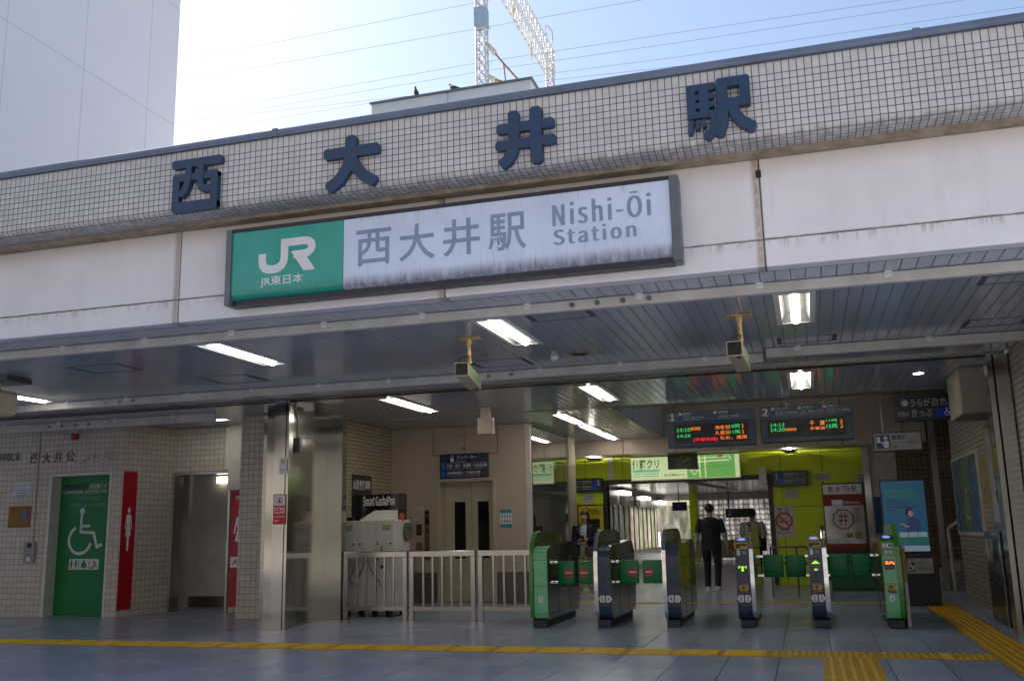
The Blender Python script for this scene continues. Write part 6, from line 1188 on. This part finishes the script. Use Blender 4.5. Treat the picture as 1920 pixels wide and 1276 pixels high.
pt_ = lambda x, y, Y=45.0: atY(x, y, Y)
for (a, b, c, d) in (((913, 82), (929, 101), (944, 119), (971, 149)), ((915, 142), (929, 151), (935, 151), (950, 156))):
    m = MB(); m.tube([pt_(*a), pt_(*b)], [.1, .16], 8); ob('insulator', m, K['ins'], t); m = MB(); m.tube([pt_(*b), pt_(*c), pt_(*d)], .055, 6); ob('bracket_bar', m, K['rustbar'], t)
m = MB(); m.tube([pt_(944, 118), pt_(948, 153)], .04, 6); ob('bracket_stay', m, K['rustbar'], t)
for (a, b) in (((963, 4), (962.5, 34)), ((996, 78), (996.5, 116)), ((1026, 120), (1026, 150))):
    Yq = atX(a[0], a[1], gx).y; A, Bq = pt_(*a, Yq), pt_(*b, Yq); m = MB(); m.tube([A, A+(Bq-A)*.25], .03, 6); n = 6
    m.tube([A+(Bq-A)*(.25+.5*k/12) for k in range(13)], [.05 if k % 2 else .11 for k in range(13)], 8); m.tube([A+(Bq-A)*.75, Bq], .03, 6); ob('hanging_insulator', m, K['ins'], t)
for k in range(6):
    z = 22.6+k*1.0; m = MB(); m.tube([(gx+.15, gy0, z), (gx+.38, gy0, z+.02), (gx+.42, gy0, z+.14), (gx+.38, gy0, z+.24), (gx+.15, gy0, z+.25)], .014, 5); ob('cable_loop', m, K['galv'], t)
wires = [[(335, 115), (895, 5)], [(335, 152), (1200, 1)], [(327, 217.5), (897, 118), (1280, 60), (1693, 0)], [(326, 232), (897, 135), (1280, 79), (1810, 0)], [(326, 253.5), (1040, 137), (1280, 106), (1920, 13)], [(1040, 150), (1247, 127)]]
nm_ = ['topmost thin wire above the station at left', 'thin wire second from the top, meeting the crossbeam end', 'thin wire crossing the mast at mid height', 'thin wire just below the one at mid mast', 'thin wire low over the rooftop block', 'lowest thin wire just above the parapet right of the mast']
for k, pts in enumerate(wires):
    Yw = 47.5+.4*k; P3 = [atY(x, y, Yw) for x, y in pts]; a = P3[0]+(P3[0]-P3[1]).normalized()*30; b = P3[-1]+(P3[-1]-P3[-2]).normalized()*30
    m = MB(); m.tube([a]+P3+[b], .0125, 5); ob('overhead_wire', m, mat('wire_dark', (.2, .2, .22), .6), None, nm_[k], 'wire', 'overhead wires')

# houses across the street behind the camera: they catch the sun, light the shaded front and show in its gloss
for k, (x0, x1, y1, hh, cl) in enumerate(((-34, -17.5, -13, 11, (.62, .58, .52)), (-17, -3.2, -12, 14, (.68, .6, .5)), (-2.8, 9, -12.5, 10, (.66, .64, .62)), (9.5, 24, -12, 13, (.6, .52, .44)))):
    t = thing('street_house', ('pale', 'tall beige', 'white', 'tan')[k]+' house across the street behind the camera', 'house', ((x0+x1)/2, y1-5, 0), 'houses across the street'); m = MB(); m.box(x0, x1, y1-10, y1, -.06, hh); ob('wall', m, mat('house_wall%d' % k, cl, .7, 0, .06, 1), t); m = MB(); m.box(x0-.15, x1+.15, y1-10.15, y1+.15, hh, hh+.25); ob('roof', m, K['roof'], t)
    for r_ in range(int(hh/3)):
        for c_ in range(int((x1-x0)/3)):
            xx = x0+.9+c_*3; zz = 1.0+3*r_; m = MB(); m.box(xx, xx+1.4, y1-.05, y1+.03, zz, zz+1.3); ob('window', m, K['blackgl'], t)

# ================================================================ people
def person(loc, head, lab, J, wear, wk=1.0, hk=1.0):
    """J: joints in the person's own axes (x right, y ahead, z up)"""
    t = thing('person', lab, 'person', loc); ca, sa = math.cos(head), math.sin(head)
    def Wp(p): return Vector((loc[0]+p[0]*wk*ca-p[1]*wk*sa, loc[1]+p[0]*wk*sa+p[1]*wk*ca, loc[2]+p[2]*hk))
    bm = bmesh.new(); lay = bm.verts.layers.skin.verify(); V = {}
    def jt(n, r, par):
        v = bm.verts.new(Wp(J[n])); V[n] = v; v[lay].radius = r if isinstance(r, tuple) else (r, r)
        if par: bm.edges.new((V[par], v))
        else: v[lay].use_root = True
    jt('pelvis', .115, None); jt('waist', .1, 'pelvis'); jt('chest', .115, 'waist'); jt('neck0', .06, 'chest'); jt('neck1', .05, 'neck0'); jt('jaw', .066, 'neck1'); jt('head', .083, 'jaw'); jt('crown', .058, 'head')
    v = bm.verts.new(Wp(J['nose'])); v[lay].radius = (.013, .013); bm.edges.new((V['jaw'], v))
    for s_ in 'LR':
        jt('hip'+s_, .082, 'pelvis'); jt('knee'+s_, .054, 'hip'+s_); jt('ankle'+s_, .04, 'knee'+s_); jt('toe'+s_, .036, 'ankle'+s_)
        jt('sho'+s_, .052, 'chest'); jt('elb'+s_, .04, 'sho'+s_); jt('wri'+s_, .027, 'elb'+s_); jt('palm'+s_, (.036, .024), 'wri'+s_)
        w_ = Vector(J['palm'+s_]); d = (w_-Vector(J['wri'+s_])).normalized(); side = Vector((0, 1, 0)) if abs(d.y) < .7 else Vector((1, 0, 0)); side = (side-d*side.dot(d)).normalized(); cur = Vector((1 if s_ == 'L' else -1, 0, 0)); cur = (cur-d*cur.dot(d)-side*cur.dot(side)); cur = cur.normalized() if cur.length > .1 else d.cross(side)
        for k, L in enumerate((.066, .075, .072, .058)):
            o_ = side*(.027-.018*k); pp = V['palm'+s_]
            for q, f_ in enumerate((.45, .8, 1.0)):
                c = w_+o_*1.05+d*(.02+L*f_)+cur*(.018*q*q*.6); vv = bm.verts.new(Wp(c)); vv[lay].radius = (.0085, .0085); bm.edges.new((pp, vv)); pp = vv
        c = w_+side*.035-d*.02+cur*.01; pp = V['wri'+s_]
        for q in range(2): vv = bm.verts.new(Wp(c+(side*.018+d*.03)*q)); vv[lay].radius = (.0105, .0105); bm.edges.new((pp, vv)); pp = vv
    me = bpy.data.meshes.new('b'); bm.to_mesh(me); bm.free(); o = bpy.data.objects.new('b', me); COL.objects.link(o); o.modifiers.new('s', 'SKIN').use_smooth_shade = True; o.modifiers.new('u', 'SUBSURF').levels = 2
    m2 = bpy.data.meshes.new_from_object(o.evaluated_get(bpy.context.evaluated_depsgraph_get())); bpy.data.objects.remove(o); m = MB(); m.bm.from_mesh(m2); ob('body', m, K['skin'], t, smooth=True, flat_angle=180)
    def loft(name, rg, mt, parts=()):
        m = MB(); rs = []
        for c, rx, ry in rg: rs.append([Wp((c[0]+rx*math.cos(6.2832*k/18), c[1]+ry*math.sin(6.2832*k/18), c[2]+(c[3]*math.sin(6.2832*k/18) if len(c) > 3 else 0))) for k in range(18)])
        m.rings(rs)
        for pts, rr in parts: m.tube([Wp(p) for p in pts], rr, 12)
        return ob(name, m, mt, t, smooth=True, flat_angle=70)
    lerp = lambda a, b, k: tuple(J[a][i]+(J[b][i]-J[a][i])*k for i in range(3))
    wear(t, Wp, loft, lerp); return t
def joints(**k):
    J = dict(pelvis=(0, 0, .93), waist=(0, 0, 1.08), chest=(0, 0, 1.27), neck0=(0, -.01, 1.43), neck1=(0, .0, 1.49), jaw=(0, .02, 1.545), head=(0, .0, 1.61), crown=(0, -.005, 1.67), nose=(0, .105, 1.575),
             hipL=(-.095, 0, .88), kneeL=(-.1, .03, .48), ankleL=(-.1, -.01, .085), toeL=(-.11, .12, .04), hipR=(.095, 0, .88), kneeR=(.1, .03, .48), ankleR=(.1, -.01, .085), toeR=(.11, .12, .04),
             shoL=(-.18, 0, 1.38), elbL=(-.235, -.02, 1.11), wriL=(-.25, .05, .88), palmL=(-.252, .06, .81), shoR=(.18, 0, 1.38), elbR=(.235, -.02, 1.11), wriR=(.25, .05, .88), palmR=(.252, .06, .81)); J.update(k); return J
def shoes(t, Wp, J, mt):
    for s_ in 'LR':
        a, b = Vector(J['ankle'+s_]), Vector(J['toe'+s_]); m = MB(); d = Vector((b.x-a.x, b.y-a.y, 0)).normalized(); n = Vector((-d.y, d.x, 0)); z0 = a.z-.085; rs = []
        for u, wd, h in ((-.075, .03, .06), (-.055, .042, .09), (.0, .045, .1), (.07, .05, .075), (.13, .05, .055), (.17, .035, .04)):
            c = Vector((a.x, a.y, z0))+d*u; rs.append([Wp(c+n*wd*x+Vector((0, 0, z*h))) for x, z in ((-1, .02), (1, .02), (1.05, .4), (.75, .85), (0, 1), (-.75, .85), (-1.05, .4))])
        m.rings(rs); ob('shoe', m, mt, t, smooth=True, flat_angle=60)
blackcloth = mat('black_cloth', (.008, .008, .011), .8, 0, .2, 12, .2); greysleeve = mat('grey_sleeve', (.3, .31, .34), .8, 0, .1, 12); whiteshoe = mat('pale_shoe', (.55, .54, .5), .6)
def hairball(t, Wp, c, r, long=0.0):
    m = MB(); m.ball((0, 0, 0), *r, 18, 12)
    for v in m.bm.verts:
        q = v.co.copy(); q.y -= max(0, -q.z)*.0
        if q.z < -r[2]*.2: q.x *= .93
        q += Vector((random.uniform(-1, 1), random.uniform(-1, 1), random.uniform(-1, 1)))*.003; v.co = Wp(Vector(c)+q)
    if long: 
        rs = []
        for z, rx, ry, y in ((.0, r[0]*.95, .05, -.06), (-.1, r[0]*.95, .045, -.07), (-.2, r[0]*.85, .04, -.075), (-long, r[0]*.5, .02, -.07)): rs.append([Wp((c[0]+rx*math.cos(6.2832*k/14), c[1]+y+ry*math.sin(6.2832*k/14), c[2]+z)) for k in range(14)])
        m.rings(rs)
    ob('hair', m, K['hair'], t, smooth=True, flat_angle=180)
JM = joints(kneeL=(-.1, .1, .5), ankleL=(-.1, .03, .085), toeL=(-.12, .17, .04), kneeR=(.1, .0, .49), ankleR=(.09, -.12, .1), toeR=(.1, .01, .045), elbL=(-.25, -.05, 1.1), wriL=(-.275, -.01, .87), palmL=(-.275, .0, .79), elbR=(.25, -.01, 1.1), wriR=(.275, .07, .87), palmR=(.275, .08, .79))
def wearM(t, Wp, loft, lerp):
    loft('tshirt', [((0, 0, .84), .175, .125), ((0, 0, .93), .18, .13), ((0, 0, 1.08), .172, .122), ((0, 0, 1.22), .192, .13), ((0, 0, 1.33), .205, .125), ((0, 0, 1.395), .185, .105), ((0, -.005, 1.435), .11, .085), ((0, -.005, 1.455), .07, .068)], blackcloth, [([lerp('sho'+s_, 'elb'+s_, -.12), lerp('sho'+s_, 'elb'+s_, .2), lerp('sho'+s_, 'elb'+s_, .85)], [.062, .066, .058]) for s_ in 'LR'])
    loft('trousers', [((0, 0, .78), .18, .12), ((0, 0, .86), .178, .125), ((0, 0, .96), .168, .118)], blackcloth, [([lerp('hip'+s_, 'knee'+s_, -.1), lerp('hip'+s_, 'knee'+s_, .5), JM['knee'+s_], lerp('knee'+s_, 'ankle'+s_, .5), lerp('knee'+s_, 'ankle'+s_, 1.0)], [.098, .09, .076, .068, .062]) for s_ in 'LR'])
    for s_ in 'LR':
        m = MB(); m.tube([Wp(lerp('sho'+s_, 'elb'+s_, .75)), Wp(JM['elb'+s_]), Wp(lerp('elb'+s_, 'wri'+s_, 1.0))], [.052, .05, .036], 12); ob('under_sleeve', m, greysleeve, t, smooth=True)
    shoes(t, Wp, JM, whiteshoe); hairball(t, Wp, (0, -.012, 1.635), (.088, .1, .095)); 
    m = MB(); m.tube([Wp((-.1, -.128, 1.38)), Wp((-.0, -.142, 1.2)), Wp((.12, -.135, 1.02))], .012, 6); ob('bag_strap', m, K['gnavy'], t)
person((-1.98, 20.5, 0), 0, 'man in black T-shirt and black trousers walking away into the passage', JM, wearM, 1.13, 1.02)
JW = joints(elbL=(-.22, .02, 1.13), wriL=(-.08, .17, 1.13), palmL=(-.02, .2, 1.14), elbR=(.22, .0, 1.13), wriR=(.1, .18, 1.05), palmR=(.03, .21, 1.06), ankleR=(.1, .05, .085), toeR=(.12, .18, .04))
JW = {k: (v[0]*.93, v[1], v[2]*.965) for k, v in JW.items()}
navycl = mat('navy_cardigan', (.012, .014, .024), .85, 0, .2, 14); palecl = mat('pale_top', (.45, .5, .58), .8); beigetr = mat('beige_trousers', (.34, .3, .25), .8)
def wearW(t, Wp, loft, lerp):
    loft('top', [((0, .012, .88), .14, .105), ((0, .012, 1.05), .135, .1), ((0, .012, 1.2), .15, .112), ((0, .008, 1.32), .13, .1), ((0, 0, 1.38), .07, .07)], palecl)
    m = MB(); n = 20
    def arc(z, rx, ry, gap): return [Wp((rx*math.sin(math.radians(gap+(360-2*gap)*k/n)), ry*math.cos(math.radians(gap+(360-2*gap)*k/n)), z)) for k in range(n+1)]
    A = [arc(z, rx, ry, g) for z, rx, ry, g in ((.76, .2, .155, 24), (.9, .19, .15, 22), (1.05, .182, .142, 20), (1.2, .19, .148, 18), (1.3, .19, .138, 18), (1.35, .16, .11, 22), (1.4, .085, .082, 30))]
    vs = [[m.bm.verts.new(p) for p in r] for r in A]
    for a, b in zip(vs, vs[1:]):
        for k in range(n): m._f([a[k], a[k+1], b[k+1], b[k]])
    for s_ in 'LR': m.tube([Wp(lerp('sho'+s_, 'elb'+s_, -.15)), Wp(lerp('sho'+s_, 'elb'+s_, .3)), Wp(JW['elb'+s_]), Wp(lerp('elb'+s_, 'wri'+s_, .5)), Wp(lerp('elb'+s_, 'wri'+s_, .95))], [.066, .07, .062, .055, .046], 12)
    ob('cardigan', m, navycl, t, smooth=True, flat_angle=70)
    loft('trousers', [((0, 0, .74), .165, .115), ((0, 0, .84), .16, .115), ((0, 0, .93), .148, .108)], beigetr, [([lerp('hip'+s_, 'knee'+s_, -.1), lerp('hip'+s_, 'knee'+s_, .5), JW['knee'+s_], lerp('knee'+s_, 'ankle'+s_, .45), lerp('knee'+s_, 'ankle'+s_, .8)], [.09, .085, .075, .07, .068]) for s_ in 'LR'])
    shoes(t, Wp, JW, whiteshoe); hairball(t, Wp, (0, -.022, 1.575), (.088, .092, .096), .24)
    m = MB(); m.box(-.05, .05, -.008, .008, -.07, .07, .004); 
    for v in m.bm.verts: q = v.co.copy(); v.co = Wp((q.x*.8+.0, .225+q.z*.5+q.y, 1.11+q.z*.8))
    ob('phone', m, K['black'], t)
    m = MB(); m.box(-.13, .13, -.05, .05, -.09, .09, .02)
    for v in m.bm.verts: q = v.co.copy(); v.co = Wp((-.16+q.x, .14+q.y, .87+q.z))
    ob('bag', m, mat('brown_bag', (.06, .035, .02), .5), t)
    m = MB(); m.tube([Wp((-.08, .14, .96)), Wp((.03, .165, 1.15)), Wp((.1, .13, 1.32))], .008, 6); ob('bag_strap', m, mat('tan_strap', (.25, .15, .06), .6), t)
    m = MB()
    for s_ in (-.03, .03): m.ball(Wp((s_, .078, 1.545)), .009, .009, .006, 8, 6)
    ob('eye', m, K['black'], t)
    m = MB(); m.tube([Wp((-.022, .09, 1.483)), Wp((0, .096, 1.48)), Wp((.022, .09, 1.483))], .005, 6); ob('mouth', m, mat('lips', (.3, .09, .08), .5), t)
person((-4.3, 19.0, 0), math.pi, 'woman in navy cardigan and pale trousers facing out beside the lime wall', JW, wearW, 1.08)
JP = {k: (v[0]*.96, v[1], v[2]*.97) for k, v in joints(kneeR=(.1, .09, .5), ankleR=(.1, .02, .085), toeR=(.11, .15, .04), ankleL=(-.1, -.12, .1), toeL=(-.1, .01, .045)).items()}
creamcl = mat('cream_shirt', (.5, .47, .36), .85, 0, .1, 10)
def wearP(t, Wp, loft, lerp):
    loft('shirt', [((0, 0, .8), .18, .13), ((0, 0, .93), .178, .13), ((0, 0, 1.1), .18, .13), ((0, 0, 1.28), .2, .128), ((0, 0, 1.355), .175, .1), ((0, -.005, 1.4), .08, .072)], creamcl, [([lerp('sho'+s_, 'elb'+s_, -.12), lerp('sho'+s_, 'elb'+s_, .3), JP['elb'+s_]], [.07, .08, .075]) for s_ in 'LR'])
    loft('trousers', [((0, 0, .76), .175, .12), ((0, 0, .84), .17, .12), ((0, 0, .93), .16, .115)], blackcloth, [([lerp('hip'+s_, 'knee'+s_, -.1), lerp('hip'+s_, 'knee'+s_, .5), JP['knee'+s_], lerp('knee'+s_, 'ankle'+s_, 1.0)], [.095, .088, .075, .06]) for s_ in 'LR'])
    shoes(t, Wp, JP, blackcloth); hairball(t, Wp, (0, -.015, 1.585), (.092, .102, .1))
    m = MB(); m.tube([Wp((-.1, -.12, 1.34)), Wp((-.02, -.14, 1.2)), Wp((.14, -.13, .98))], .025, 6); ob('bag_strap', m, mat('olive_strap', (.05, .07, .015), .7), t)
    m = MB(); m.box(-.12, .12, -.06, .06, -.15, .15, .03)
    for v in m.bm.verts: q = v.co.copy(); v.co = Wp((.2+q.x*.5, -.08+q.y, .85+q.z))
    ob('shoulder_bag', m, blackcloth, t)
person((-1.32, 24.0, 0), .1, 'person in cream shirt with a shoulder bag strap walking away in the passage', JP, wearP, 1.12)
